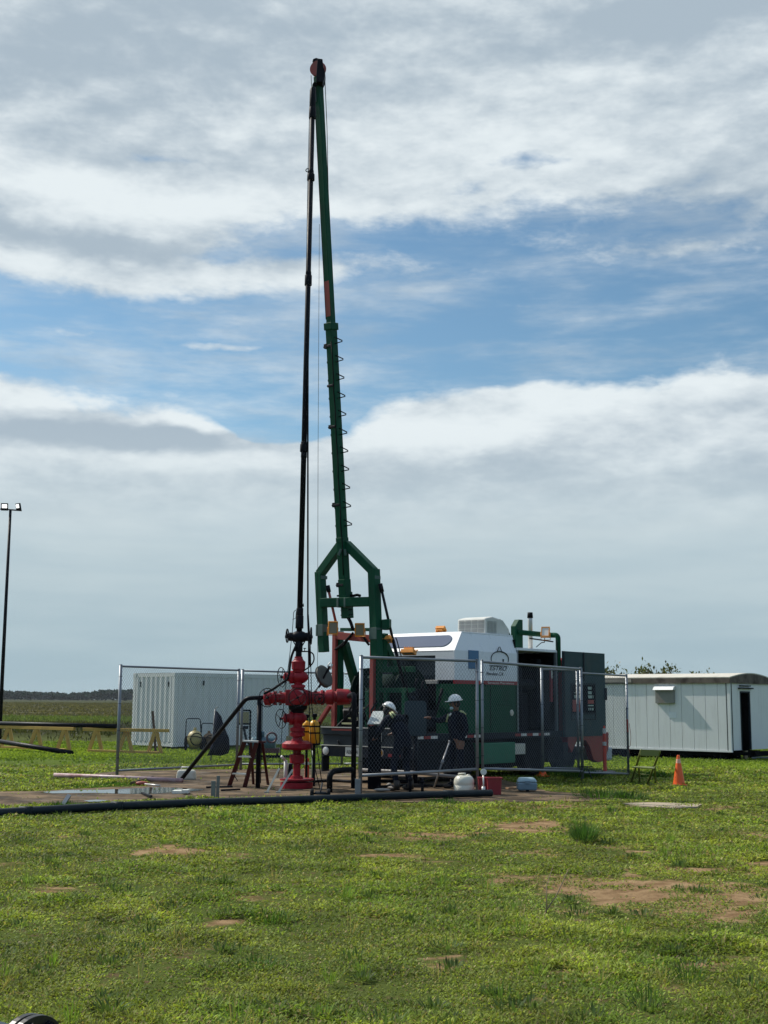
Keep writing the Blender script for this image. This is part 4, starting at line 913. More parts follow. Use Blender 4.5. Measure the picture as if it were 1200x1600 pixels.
handwheel(a+Vector((.235, 0, .02)), (1, .12, 0), .16, lub, th=.016); handwheel(a+Vector((-.235, 0, .02)), (1, -.12, 0), .13, lub, th=.013)
q = MB(); q.tube([a+Vector((-.12, 0, -.08)), a+Vector((-.05, 0, -.2))], .012, 5); q.tube([a+Vector((.12, 0, -.08)), a+Vector((.05, 0, -.2))], .012, 5); q.build('brace_rod', black_steel, lub)
q = MB(); q.tube(bend([lx(1018)+Vector((.02, 0, 0)), P(484, 1018, WY), P(490, 1022, WY), P(491, 1032, WY), P(486, 1040, WY), P(472, 1050, WY)], .08), .014, 7); q.cyl(P(476, 1018, WY), P(476, 1012.5, WY), .008); q.cyl(P(474, 1013, WY), P(478.5, 1013, WY), .008); q.build('gauge_hose', black, lub)
q = MB(); q.tube(bend([P(463, 1008, WY-.08), P(455, 1025, WY-.1), P(452.5, 1045, WY-.1), P(451, 1060, WY-.1), P(438, 1069, WY-.15), P(425, 1078, WY-.2), P(412, 1084, WY-.2)], .15), .024, 8); q.build('grease_hose', black, lub)
q = MB(); q.tube(bend([P(465, 952, WY), P(459, 955, WY), P(457, 985, WY), P(452, 1030, WY), P(444, 1090, WY+.1), P(440, 1150, WY), P(437, 1200, WY), P(434, 1215, WY)], .1), .007, 5); q.tube([P(472, 947, WY), P(474, 943, WY), P(474, 948, WY)], .015, 5); q.tube([P(457, 968, WY), P(462, 966, WY), P(463, 955, WY)], .006, 5); q.build('control_line', black, lub)
q = MB(); q.tube([P(479, 437, WY-.0), P(481.5, 445, WY), P(481, 640, WY-.05), P(481, 965, WY-.05), P(484, 1040, WY-.08)], .017, 6); q.build('side_hose', black, lub)
q = MB(); q.tube([P(484.5, 140, WY), P(481, 270, WY-.02), P(478.5, 440, WY-.05)], .006, 5); q.build('side_line', black, lub)
q = MB(); q.ring(P(480.5, 266, WY), (0, 1, 0), .035, .010, 14, 6); q.build('shackle', black_steel, lub)
# hoist ropes from the crown
q = MB(); q.tube([P(486, 118, 25.6), P(487.5, 152, WY)], .007, 5); tag(q.build('hoist_rope', black), 'short thin rope from the mast sheave to the lubricator top', 'rope')
q = MB(); q.tube([P(499, 350, 25.6), P(497, 700, 25.9), P(496, 1068, 26.2)], .0045, 5); tag(q.build('wireline', black), 'hair thin vertical wire left of the mast, running down past the fork', 'wire')
q = MB(); q.tube([P(482, 960, WY-.06), P(485, 1010, WY-.1), P(487, 1100, WY-.15), P(493, 1150, WY-.25), P(503, 1224, WY-.5)], .009, 5); q.tube([P(481.5, 965, WY-.12), P(482, 1060, WY-.15), P(484, 1130, WY-.2), P(487, 1180, WY-.3), P(500, 1232, WY-.5)], .009, 5)
tag(q.build('slack_line', black), 'slack thin lines hanging in front of the right arm of the wellhead', 'line')
# hay pulley
pul = thing('pulley_block', tuple(P(507, 1057, 26.0)), 'dark tilted pulley block hanging between the wellhead and the red post', 'pulley')
c_ = P(506, 1057, 26.0); axp = Vector((.78, -.52, .38)).normalized(); q = MB(); q.lathe(c_-axp*.05, axp, [(0, .06), (0, .20), (.02, .235), (.045, .215), (.055, .215), (.08, .235), (.10, .20), (.10, .06)], 30); q.build('sheave', mat('sheave_grey', (.055, .06, .05), .5, dirt=.3), pul)
q = MB(); q.beam(P(498, 1074, 25.9), P(515, 1041, 25.86), .05, .03); q.beam(P(498.5, 1074, 26.1), P(516, 1041, 26.06), .05, .03); q.build('side_plate', black_steel, pul)
q = MB(); q.tube([P(514, 1046, 25.9), P(512, 1040, 25.9), P(516, 1035, 25.9), P(519, 1038, 25.9), P(516, 1046, 25.9)], .018, 7); q.build('hook', sign_white, pul)
q = MB(); q.tube([P(498, 1073, 26), P(494, 1078, 26), P(490, 1084, 25.8)], .012, 6); q.build('chain', black_steel, pul)

# ================================================================== CHAIN LINK FENCE AND GATES
def mesh_panel(mb, A, B, zb0, zb1, zt0, zt1, pitch=.078, r=.0021, spike=True):
    """diamond wires between A and B (ground points); bottom/top heights at both ends"""
    A, B = Vector((A.x, A.y, 0)), Vector((B.x, B.y, 0)); Wd = (B-A).length; u = (B-A)/Wd; nrm = u.cross(UZ)
    zb = lambda x: zb0+(zb1-zb0)*x/Wd; zt = lambda x: zt0+(zt1-zt0)*x/Wd
    H = max(zt0, zt1)-min(zb0, zb1); st = pitch; k = 1.12
    rr = random.Random(int(A.x*100)+5); 
    for sgn in (1, -1):
        c = -H*k
        while c < Wd+H*k:
            # line x = c + s*(z-zlow)*slope
            zl = min(zb0, zb1); pts = []
            x0, z0 = (c, zl) if sgn > 0 else (c, zl)
            n = 48; seg = []
            for i in range(n+1):
                z = zl+H*i/n; x = c+sgn*(z-zl)/k
                if 0 <= x <= Wd and zb(x) <= z <= zt(x): seg.append((x, z))
            if len(seg) > 1:
                (xa, za), (xb, zb_) = seg[0], seg[-1]
                j = rr.uniform(-.004, .004)
                p0 = A+u*(xa+j)+UZ*za+nrm*sgn*r; p1 = A+u*(xb+j)+UZ*zb_+nrm*sgn*r; mb.cyl(p0, p1, r, seg=3, smooth=False, caps=False)
            c += st
    if spike:
        x = st/2
        while x < Wd:
            p = A+u*x+UZ*(zt(x)-.01); mb.cyl(p, p+UZ*.035+u*.012, r*1.2, seg=3, smooth=False, caps=False); x += st
def fence_panel(label, pa, pb, ya, yb, top, bot, posts, cat='fence panel', group='chain link fence panels', rails=True, rr=.024, name='chain_link_panel', pr=.030, spike=True, foot=None):
    """pa,pb photo x of both ends, ya,yb distances; top/bot photo heights of the rails at both ends; posts: list of (end, photo y of foot, radius)"""
    At, Bt = P(pa, top[0], ya), P(pb, top[1], yb); Ab, Bb = P(pa, bot[0], ya), P(pb, bot[1], yb)
    A = Vector((Ab.x, ya, 0)); B = Vector((Bb.x, yb, 0)); t = thing(name, ((A.x+B.x)/2, (A.y+B.y)/2, 0), label, cat, group)
    At = Vector((A.x, ya, At.z)); Bt = Vector((B.x, yb, Bt.z)); Ab = Vector((A.x, ya, Ab.z)); Bb = Vector((B.x, yb, Bb.z))
    q = MB(); q.cyl(At, Bt, rr, seg=10); q.build('top_rail', galv, t); q = MB(); q.cyl(Ab, Bb, rr, seg=10); q.build('bottom_rail', galv, t)
    for (e, zf, r) in posts:
        X_ = A.lerp(B, e); zt_ = At.z+(Bt.z-At.z)*e; q = MB(); q.cyl(Vector((X_.x, X_.y, zf)), Vector((X_.x, X_.y, zt_+.03)), r, seg=12); q.cyl(Vector((X_.x, X_.y, zt_+.03)), Vector((X_.x, X_.y, zt_+.045)), r*1.1, r*.4, seg=12); q.build('post', galv, t)
    q = MB(); mesh_panel(q, A, B, Ab.z, Bb.z, At.z, Bt.z, spike=spike, r=.0019*max(1, (ya+yb)/2/24)**2.0); q.build('wire_mesh', wire, t)
    q = MB()
    for e, zf, r in posts:
        X_ = A.lerp(B, e)
        for i in range(4): z = Ab.z+(At.z-Ab.z)*(.12+.26*i); q.ring((X_.x, X_.y, z), UZ, r+.003, .004, 12, 4)
    if posts: q.build('tie_wire', dark_steel, t)
    return t
fence_panel('left end chain link panel in front of the white container', 183, 370, 27.6, 31.6, (1041, 1047.5), (1204, 1195), [(0, -.1, .034), (1, -.1, .034)])
fence_panel('chain link panel behind the stepladder and the wellhead', 376, 534, 31.8, 33.5, (1048, 1052.5), (1194, 1193.5), [(0, -.1, .034), (1, -.1, .034)])
fence_panel('chain link panel behind the truck rear, mostly hidden by the mast rest', 537, 640, 33.5, 34.2, (1052.5, 1055), (1193.5, 1192), [(1, -.1, .034)])
fence_panel('widest gate leaf in front of the two workers', 563, 746, 23.2, 24.9, (1027, 1033), (1212, 1202), [(0, -.1, .034), (1, .02, .030)], 'gate', 'chain link gate leaves', rr=.027, name='gate_leaf')
fence_panel('gate leaf before the green truck body and open bay', 754, 910, 25.1, 28.3, (1034, 1045.5), (1201, 1205), [(0, .02, .027), (1, -.05, .034)], 'gate', 'chain link gate leaves', rr=.027, name='gate_leaf')
fence_panel('narrow gate leaf folded behind the larger one by the open truck bay', 848, 904, 27.6, 28.9, (1046, 1047), (1200, 1201), [(0, .22, .030), (1, .2, .030)], 'gate', 'chain link gate leaves', rr=.022, name='gate_leaf', spike=False)
fence_panel('small right end gate leaf standing before the red and white post', 912, 982, 28.7, 30.3, (1052, 1056), (1207, 1209), [(1, .05, .028)], 'gate', 'chain link gate leaves', rr=.022, name='gate_leaf', spike=False)
q = MB(); a = P(749, 1070, 24.95); q.tube([a+Vector((-.1, 0, -.02)), a, a+Vector((.08, 0, .03)), a+Vector((.14, .1, -.02))], .006, 5); q.ell(a-Vector((.12, 0, .02)), .03, .01, .01); tag(q.build('tie_wire', black), 'twisted black wire tying two gate leaves together', 'wire')
# stub posts
def stub(px, y0, Yd, h, wd, label, m_=galv, lean=0):
    g = P(px, y0, Yd); q = MB(); q.beam((g.x, Yd, -.05), (g.x+lean, Yd, h), wd, wd*.6, (0, 1, 0)); return tag(q.build('stub_post', m_, None, .004), label, 'post')
stub(559, 1237, 23.1, .33, .10, 'short grey box stub against the foot of the tall gate post')
wg = mat('weathered_grey_wood', (.17, .18, .17), .9, dirt=.4, bump=.3)
stub(333, 1248, 22.3, .33, .075, 'shorter grey stake of the pair on the pad edge', wg); stub(339.5, 1247, 22.6, .40, .055, 'taller grey stake of the pair on the pad edge', wg, .01)
stub(170, 1219, 27.5, .14, .07, 'small dark stub by the foot of the leftmost fence post', wood_dark)
q = MB(); q.beam(P(98, 1258, 20.8), P(108, 1243, 21.0), .06, .05, (0, 1, 0)); tag(q.build('leaning_plate', galv), 'short grey metal stub leaning out of the long black pipe at far left', 'stub')

# ================================================================== PIPES
pipem = mat('black_pipe', (.010, .017, .021), .5, dirt=.35, dirtcol=(.03, .04, .04), scale=4, spec=.2)
t = thing('flow_pipe', tuple(P(400, 1262, 21)), 'long black pipe lying across the whole pad edge at the front', 'pipe')
q = MB(); pts = [G(x_, y_, .085) for x_, y_ in ((-160, 1280), (0, 1270), (150, 1261), (300, 1254.5), (430, 1250.5), (560, 1246), (700, 1241), (768, 1239))]
q.tube(pts, .062, 14); q.build('pipe', pipem, t)
for i in (1, 2, 4, 5): pass
q = MB()
for (px, py, Yd) in ((40, 1267.6, 19.3), (183, 1259.6, 20.1), (700, 1241, 23.0)):
    a = G(px, py, .085); q.cyl(a-Vector((.09, 0, 0)), a+Vector((.09, 0, .0)), .072, seg=14)
q.build('pipe_coupling', pipem, t)
q = MB()
for (px, py, Yd, w_) in ((127, 1263, 19.75, .16), (737, 1240, 23.15, .20), (480, 1249, 22.0, .14)):
    a = G(px, py-1.5, .085); q.par((a.x-w_/2, a.y-.05, -.03), (w_, 0, 0), (0, .1, 0), (0, 0, max(.03, a.z-.055+.03)))
q.build('pipe_support', black_steel, t)
q = MB(); q.tube([G(85, 1211, .09), G(180, 1214.5, .08), G(285, 1219.5, .07)], .045, 10); tag(q.build('flow_pipe', mat('red_white_pipe', (.42, .30, .30), .5, dirt=.8, dirtcol=(.20, .04, .045), scale=5, streak=False)), 'long reddish white pipe lying flat at the back of the pad', 'pipe')
q = MB(); q.cyl(G(205, 1224, .04), G(238, 1214, .09), .032); tag(q.build('pipe_stub', wood_dark), 'short dark pipe lying across the end of the reddish white pipe', 'pipe')
t = thing('tool', tuple(G(225, 1224)), 'small red wrench lying on the pad by the puddle', 'wrench')
q = MB(); q.ell(G(222, 1224, .04), .13, .05, .045); q.build('head', frame_red, t); q = MB(); q.cyl(G(226, 1225, .03), G(250, 1227.5, .03), .016); q.build('handle', alu, t)
q = MB(); q.beam(G(222, 1239, .03), G(236, 1244, .05), .05, .03); tag(q.build('plank_piece', black_steel), 'small dark scrap lying in the puddle', 'scrap')
q = MB(); q.box(G(283, 1237, .04), .28, .3, .05); q.box(G(290, 1236, .07), .12, .2, .05); tag(q.build('paper_scrap', sign_white), 'crumpled white scrap at the right end of the puddle', 'scrap')
for i, (px, py, dx) in enumerate(((322, 1230, .5), (345, 1234.5, .35))):
    q = MB(); a = G(px, py, .03); q.beam(a, a+Vector((dx, .1, .01)), .06, .03); tag(q.build('rod', black_steel), ('longer thin dark bar lying on the pad left of the ladder', 'shorter thin dark bar lying on the pad behind the grey stakes')[i], 'bar')
# flow line left of the wellhead: elbow, diagonal, support post
t = thing('flow_line', tuple(G(300, 1219)), 'black elbowed pipe sloping from the left wellhead arm down to the pad', 'pipe')
E1 = P(412, 1090, 25.4); E2 = P(385, 1091, 25.4); E3 = Vector(G(283, 1218, .05)); q = MB(); q.tube(bend([E1, E2, E3], .10), .042, 12); q.build('pipe', black_steel, t)
a = P(405.5, 1093, 25.4); q = MB(); q.cyl(a, (a.x, a.y, 0), .046); q.build('support_post', black_steel, t)
q = MB(); q.tube([a+Vector((.06, 0, -.02)), Vector((a.x+.055, a.y, .1))], .008, 5); q.build('thin_line', black_steel, t)
t = thing('flow_line', tuple(G(556, 1236)), 'black pipe turning down from the right wellhead arm beside the gate post', 'pipe')
q = MB(); e = P(549, 1086, 25.2); q.tube(bend([P(545, 1088, 25.3), Vector((P(553.5, 1090, 24.9).x, 24.9, e.z+.02)), Vector((P(553.5, 1090, 24.9).x, 24.9, .05))], .12), .050, 12); q.build('pipe', black_steel, t)
q = MB(); q.tube(bend([P(552, 1203, 24.6), P(538, 1203, 24.5), P(520, 1205, 24.3), P(515, 1212, 24.2), Vector(G(515, 1237, .02))], .10), .055, 10); q.build('hose', black, t)
q = MB(); q.tube([P(566, 1203, 26.2), P(640, 1206.5, 25.8), P(722, 1214.5, 25.0)], .033, 10); tag(q.build('flow_pipe', mat('dull_grey_pipe', (.20, .19, .18), .55, dirt=.3)), 'grey pipe running low behind the widest gate leaf', 'pipe')
for i, (px, Yd, h) in enumerate(((641, 24.3, .33), (660, 24.6, .25))):
    a = P(px, 1232, Yd); q = MB(); q.cyl((a.x, Yd, 0), (a.x, Yd, h), .028); q.cyl((a.x, Yd, h*.7), (a.x, Yd, h*.85), .045); q.cyl((a.x-.05, Yd, h), (a.x+.05, Yd, h), .014); tag(q.build('valve_stub', black_steel), ('taller', 'shorter')[i]+' small valve stub standing on the pipe behind the widest gate leaf', 'valve')
q = MB(); q.tube([G(678, 1232, .0), P(688, 1200, 24.7), P(702, 1160, 25.0)], [.02, .018, .014], 8); q.ell(P(702, 1159, 25.0), .022, .022, .03); q.cyl(P(690, 1193, 24.75), P(692, 1188, 24.75), .03); tag(q.build('pressure_hose', mat('pole_grey', (.25, .25, .26), .4)), 'slim grey rod leaning in front of the standing worker', 'rod')
for i, (px, py) in enumerate(((608, 1228), (597, 1234))):
    a = G(px, py, .05); q = MB(); q.ell(a, .06, .06, .06) if i == 0 else q.ell(a, .16, .08, .03); tag(q.build('stone', concrete_m), ('round pale stone under the widest gate leaf', 'flat pale stone under the widest gate leaf')[i], 'stone')

# ---- hoses lying on the pad behind the gate
for i, pts4 in enumerate((((480, 1222), (520, 1219), (560, 1222), (610, 1219), (660, 1223)), ((590, 1230), (640, 1226), (700, 1229), (750, 1222)))):
    q = MB(); q.tube(bend([G(x_, y_, .05) for x_, y_ in pts4], .5), .030, 8); tag(q.build('hose', black), ('longer black hose snaking behind the gate post towards the wellhead foot', 'shorter black hose on the pad under the two workers')[i], 'hose')
# ---- wellhead surroundings
t = thing('hand_dolly', tuple(G(502, 1240)), 'small low two wheeled dolly in front of the wellhead base', 'dolly')
for px in (487.5, 513.5):
    a = P(px, 1235, 22.9); q = MB(); q.lathe((a.x-.03, a.y, .085), (1, 0, 0), [(0, .03), (0, .075), (.015, .085), (.045, .085), (.06, .075), (.06, .03)], 18); q.build('wheel', black, t)
q = MB(); a, b_ = P(487.5, 1236, 22.9), P(513.5, 1236, 22.9); q.cyl((a.x, a.y, .085), (b_.x, b_.y, .085), .018); q.box(((a.x+b_.x)/2, a.y+.1, .10), .2, .2, .02); q.tube([((a.x+b_.x)/2, a.y, .1), ((a.x+b_.x)/2+.02, a.y+.3, .25)], .015, 6); q.build('axle', dark_steel, t)
for i, (x0, y0, x1, y1) in enumerate(((417, 1238, 436, 1201), (435, 1238, 457, 1203))):
    q = MB(); A_ = Vector(G(x0, y0, .02)); B_ = P(x1, y1, A_.y+.55); q.beam(A_, B_, .035, .025, (0, 1, 0)); q.box(A_, .09, .05, .03); tag(q.build('prop_bar', mat('dull_bare_bar', (.36, .36, .31), .5, dirt=.4)), ('left', 'right')[i]+' one of two pale slanted bars propped against the wellhead foot', 'bar')
q = MB(); a = P(446, 1215, 25.9); q.cyl((a.x, 25.9, 0), (a.x, 25.9, .52), .035); q.cyl((a.x-.01, 25.9, .52), (a.x-.09, 25.85, .60), .025); tag(q.build('white_standpipe', sign_white), 'short white standpipe with bent top left of the wellhead foot', 'pipe')
q = MB(); a = P(453, 1215, 25.95); q.cyl((a.x, 25.95, 0), (a.x, 25.95, .45), .05); tag(q.build('black_standpipe', black_steel), 'short black standpipe hard behind the left of the wellhead foot', 'pipe')
t = thing('bollard', tuple(P(479, 1210, 26.6)), 'orange bollard standing right behind the wellhead stem', 'bollard')
a = P(479.5, 1210, 26.6); q = MB(); q.lathe((a.x, 26.6, .02), UZ, [(0, .07), (.03, .045), (.5, .042), (.52, .02)], 16); q.build('shaft', orange_red, t); q = MB(); q.lathe((a.x, 26.6, 0), UZ, [(0, .17), (.03, .17), (.05, .09)], 16); q.build('base', black, t); q = MB(); q.lathe((a.x, 26.6, .40), UZ, [(0, .0465), (.06, .0465)], 16); q.build('reflective_band', reflect_white, t)
a = P(489, 1205, 26.4); q = MB(); q.cyl((a.x, 26.4, 0), (a.x, 26.4, .72), .03); q.cyl((a.x, 26.4, .72), (a.x, 26.35, .88), .045); tag(q.build('pressure_post', mat('pale_green_post', (.16, .21, .16), .5)), 'slim pale green post between the orange bollard and the truck beam', 'post')
for i, (px, y0, y1, r_, Yd) in enumerate(((491.5, 1125, 1162, 8, 25.9), (479.5, 1126, 1158, 6.5, 26.3))):
    t = thing('gas_cylinder', tuple(P(px, y1, Yd)), ('larger yellow air cylinder strapped upright right of the wellhead', 'narrower yellow air cylinder half hidden behind the wellhead stem')[i], 'cylinder', 'yellow air cylinders by the wellhead')
    zt_, zb_ = P(px, y0, Yd).z, P(px, y1, Yd).z; x_ = P(px, y0, Yd).x; Hh = zt_-zb_; r_ = r_*Yd/FPX
    q = MB(); q.lathe((x_, Yd, zb_), UZ, [(0, r_*.7), (.02, r_), (Hh*.82, r_), (Hh*.93, r_*.75), (Hh, r_*.3)], 20, True); q.build('tank', yellow_tank, t)
    q = MB(); q.lathe((x_, Yd, zt_-.01), UZ, [(0, r_*.28), (.06, r_*.28), (.07, r_*.5), (.13, r_*.5), (.14, r_*.2)], 14); q.build('valve', black_steel, t)
    q = MB(); [q.lathe((x_, Yd, zb_+Hh*f), UZ, [(0, r_*1.03), (.03, r_*1.03)], 20) for f in (.42, .70)]; q.beam((x_+r_, Yd, zb_-.02), (x_+r_, Yd, zt_-.03), .03, .05, (0, 1, 0)); q.build('strap', black, t)
    q = MB(); q.beam((x_, Yd+r_*.5, 0), (x_, Yd+r_*.5, zb_+.04), .05, .05); q.box((x_, Yd, zb_-.015), r_*1.9, r_*1.9, .03); q.build('stand', black_steel, t)

# ---- stepladder
lad = thing('stepladder', tuple(G(388, 1230)), 'low red brown stepladder with pale treads beside the wellhead', 'ladder')
YL = 25.0
tl, tr = P(382, 1159, YL+.15), P(401, 1160, YL+.10); bl, br2 = G(358, 1229), G(382, 1231); rl, rr_ = G(396, 1226), G(419, 1227)
tl2, tr2 = P(392, 1159, YL+.35), P(410, 1160, YL+.30)
q = MB(); q.beam(bl, tl, .08, .08, (0, 1, 0)); q.build('front_rail', ladder_red, lad, .004); q = MB(); q.beam(br2, tr, .08, .08, (0, 1, 0)); q.build('front_rail', ladder_red, lad, .004)
q = MB(); q.beam(rl, tl2, .05, .05, (0, 1, 0)); q.build('rear_rail', ladder_red, lad, .004); q = MB(); q.beam(rr_, tr2, .05, .05, (0, 1, 0)); q.build('rear_rail', ladder_red, lad, .004)
for f in (.30, .68):
    a, b_ = bl.lerp(tl, f), br2.lerp(tr, f); q = MB(); q.beam(a, b_, .10, .03, UZ); q.build('tread', alu, lad, .003)
q = MB(); q.par(tl-Vector((.03, .06, 0)), tr-tl+Vector((.06, 0, 0)), Vector((0, .22, 0)), UZ*.03); q.build('top_plate', alu, lad, .003); q = MB(); q.par(tl2-Vector((.0, .02, .01)), tr2-tl2+Vector((.06, 0, 0)), Vector((0, .2, 0)), UZ*.03); q.build('tool_shelf', ladder_red, lad)
q = MB()
for f in (.3, .62): q.beam(rl.lerp(tl2, f), rr_.lerp(tr2, f), .02, .02, UZ)
q.beam(bl.lerp(tl, .28), bl.lerp(tl, .28).lerp(br2.lerp(tr, .28), .3)-UZ*.12, .012, .012); q.build('brace', black_steel, lad)
# ---- jerrycans, bucket, cooler
def rbox(name, c, sx, sy, sz, m_, parent, bev, taper=0.0, rot=0.0):
    q = MB(); c = Vector(c); X_ = Vector((math.cos(rot), math.sin(rot), 0)); Y_ = Vector((-math.sin(rot), math.cos(rot), 0)); k = 1-taper
    lo = [c-X_*sx/2-Y_*sy/2, c+X_*sx/2-Y_*sy/2, c+X_*sx/2+Y_*sy/2, c-X_*sx/2+Y_*sy/2]; hi = [c+(p-c)*k+UZ*sz for p in lo]
    q.add(lo+hi, [(0, 3, 2, 1), (4, 5, 6, 7), (0, 1, 5, 4), (1, 2, 6, 5), (2, 3, 7, 6), (3, 0, 4, 7)]); return q.build(name, m_, parent, bev)
a = P(725, 1226, 24.2); t = thing('jerrycan', (a.x, 24.2, 0), 'squat off white plastic drum under the gate by the red bucket', 'drum')
q = MB(); q.lathe((a.x, 24.2, .0), UZ, [(0, .16), (.02, .185), (.16, .19), (.165, .182), (.18, .19), (.27, .185), (.32, .15), (.34, .12), (.30, .09)], 22, True); q.build('body', jerry, t)
q = MB(); q.tube([(a.x-.1, 24.2, .31), (a.x-.1, 24.2, .37), (a.x+.02, 24.15, .38), (a.x+.02, 24.15, .31)], .016, 6); q.cyl((a.x+.08, 24.2, .31), (a.x+.08, 24.2, .36), .03); q.build('handle', jerry, t)
a = G(291, 1219); t = thing('jerrycan', tuple(a), 'white plastic container lying behind the foot of the sloping black pipe', 'container')
rbox('body', a, .42, .26, .22, jerry, t, .05, .12); q = MB(); q.tube([a+Vector((-.12, 0, .2)), a+Vector((-.1, 0, .27)), a+Vector((.06, 0, .27)), a+Vector((.08, 0, .2))], .018, 6); q.build('handle', jerry, t)
a = P(772, 1238, 24.0); t = thing('bucket', (a.x, 24.0, 0), 'dark red plastic bucket at the end of the long black pipe', 'bucket')
rbox('tub', (a.x, 24.0, 0), .24, .22, .32, bucket_red, t, .02, -.12); q = MB(); q.par((a.x-.15, 23.865, .30), (.30, 0, 0), (0, .27, 0), (0, 0, .02)); q.build('rim', bucket_red, t)
a = P(761, 1236, 24.15); t = thing('bucket', (a.x-.03, 24.15, 0), 'second red bucket close behind the gauge stand', 'bucket'); rbox('tub', (a.x-.05, 24.2, 0), .2, .2, .30, bucket_red, t, .02, -.12); q = MB(); q.par((a.x-.17, 24.08, .29), (.24, 0, 0), (0, .24, 0), (0, 0, .02)); q.build('rim', bucket_red, t)
a = P(755.5, 1236, 23.85); t = thing('pressure_gauge', (a.x, 23.85, 0), 'round pale gauge on a short stem in front of the red buckets', 'gauge')
q = MB(); zc = P(755.5, 1206, 23.85).z; q.lathe((a.x, 23.85, zc), (0, -1, 0), [(0, .055), (.03, .058), (.035, .05)], 20); q.build('dial', sign_white, t); q = MB(); q.cyl((a.x, 23.85, zc-.05), (a.x, 23.85, .05), .014); q.cyl((a.x, 23.85, .05), (a.x, 23.85, .16), .035); q.build('stem', alu, t)
a = P(823, 1235, 24.9); t = thing('cooler_box', (a.x, 24.9, 0), 'grey blue lidded cooler box on the pad right of the bucket', 'cooler'); a = Vector((a.x, 24.9, 0))
rbox('body', a+UZ*.03, .36, .28, .15, cooler_blue, t, .03, -.06); rbox('lid', a+UZ*.18, .39, .30, .09, mat('cooler_lid_pale', (.30, .42, .46), .4), t, .035, .25)
q = MB(); q.box(a+Vector((0, -.16, .19)), .10, .02, .05); q.build('latch', cooler_blue, t); q = MB(); q.cyl(a+Vector((.0, -.12, .0)), a+Vector((.0, -.12, .05)), .03); q.build('foot', black, t)
q = MB(); a = G(792, 1231.5, .03); q.beam(a, a+Vector((.6, .25, 0)), .12, .03); tag(q.build('plank', mat('bare_wood_plank', (.30, .17, .09), .8, dirt=.3, bump=.3)), 'short reddish plank on the ground between bucket and cooler', 'plank')
q = MB(); a = G(848, 1213); q.lathe(a, UZ, [(0, .17), (.02, .17), (.025, .10), (.16, .055)], 16); tag(q.build('marker_cone', orange), 'low orange cone base glimpsed under the gate leaves below the truck', 'cone')

# ---- container, wheeled extinguishers, notice frame, tarp
CC = Vector((P(270, 1170, 44.5).x, 44.5, 0)); cd = Vector((.71, .705, 0)); ce = Vector((-.72, .70, 0)).normalized(); CL, CW, CH = 5.35, 2.44, 2.50; CZ = .10
cont = thing('shipping_container', tuple(CC+cd*CL/2+ce*CW/2), 'white corrugated shipping container behind the left fence', 'container')
q = MB(); q.par(CC+cd*.08+ce*.08+UZ*(CZ+.1), cd*(CL-.16), ce*(CW-.16), UZ*(CH-.2)); q.build('wall', white_paint, cont)
def corrug(q, o, u, Lw, z0, z1, out, pitch=.27, dep=.036):
    n = int(Lw/pitch); st = Lw/n
    for i in range(n):
        a = o+u*(i*st); pl_ = [a, a+u*st*.18, a+u*st*.32+out*dep, a+u*st*.68+out*dep, a+u*st*.82, a+u*st]
        for k in range(5):
            q.add([pl_[k]+UZ*z0, pl_[k+1]+UZ*z0, pl_[k+1]+UZ*z1, pl_[k]+UZ*z1], [(0, 1, 2, 3)])
q = MB(); corrug(q, CC+ce*.1-cd*.01+cd*.04, ce, CW-.2, CZ+.15, CZ+CH-.12, -cd, .25, .045); q.build('end_panel', white_paint, cont)
q = MB(); corrug(q, CC+cd*.1-ce*.01+ce*.04, cd, CL-.2, CZ+.15, CZ+CH-.10, -ce, .27, .030); q.build('side_panel', white_paint, cont)
q = MB()
for (o, u, L_) in ((CC, ce, CW), (CC, cd, CL)):
    for z in (CZ, CZ+CH-.12): q.par(o+UZ*z-(cd if u is ce else ce)*0.0, u*L_, (cd if u is ce else ce)*.08, UZ*.14)
q.build('frame_rail', white_paint, cont, .004)
for o in (CC, CC+cd*(CL-.14), CC+ce*(CW-.14)): q = MB(); q.par(o-cd*.012-ce*.012+UZ*CZ, cd*.15, ce*.15, UZ*CH); q.build('corner_post', white_paint, cont, .006)
for o in (CC, CC+cd*(CL-.16), CC+ce*(CW-.16)):
    for z in (CZ-.01, CZ+CH-.10): q = MB(); q.par(o-cd*.02-ce*.02+UZ*z, cd*.18, ce*.18, UZ*.12); q.build('corner_casting', white_paint, cont, .006)
q = MB()
for f in (.30, 1.95): q.par(CC+ce*f-cd*.025+UZ*(CZ+CH-.46), ce*.05, cd*.02, UZ*.18)
q.par(CC+cd*1.2-ce*.03+UZ*(CZ+CH-.4), cd*.05, ce*.02, UZ*.16); q.build('vent', black, cont)
q = MB(); q.par(CC+UZ*(CZ+CH), cd*CL, ce*CW, UZ*.02); q.build('roof', white_paint, cont)
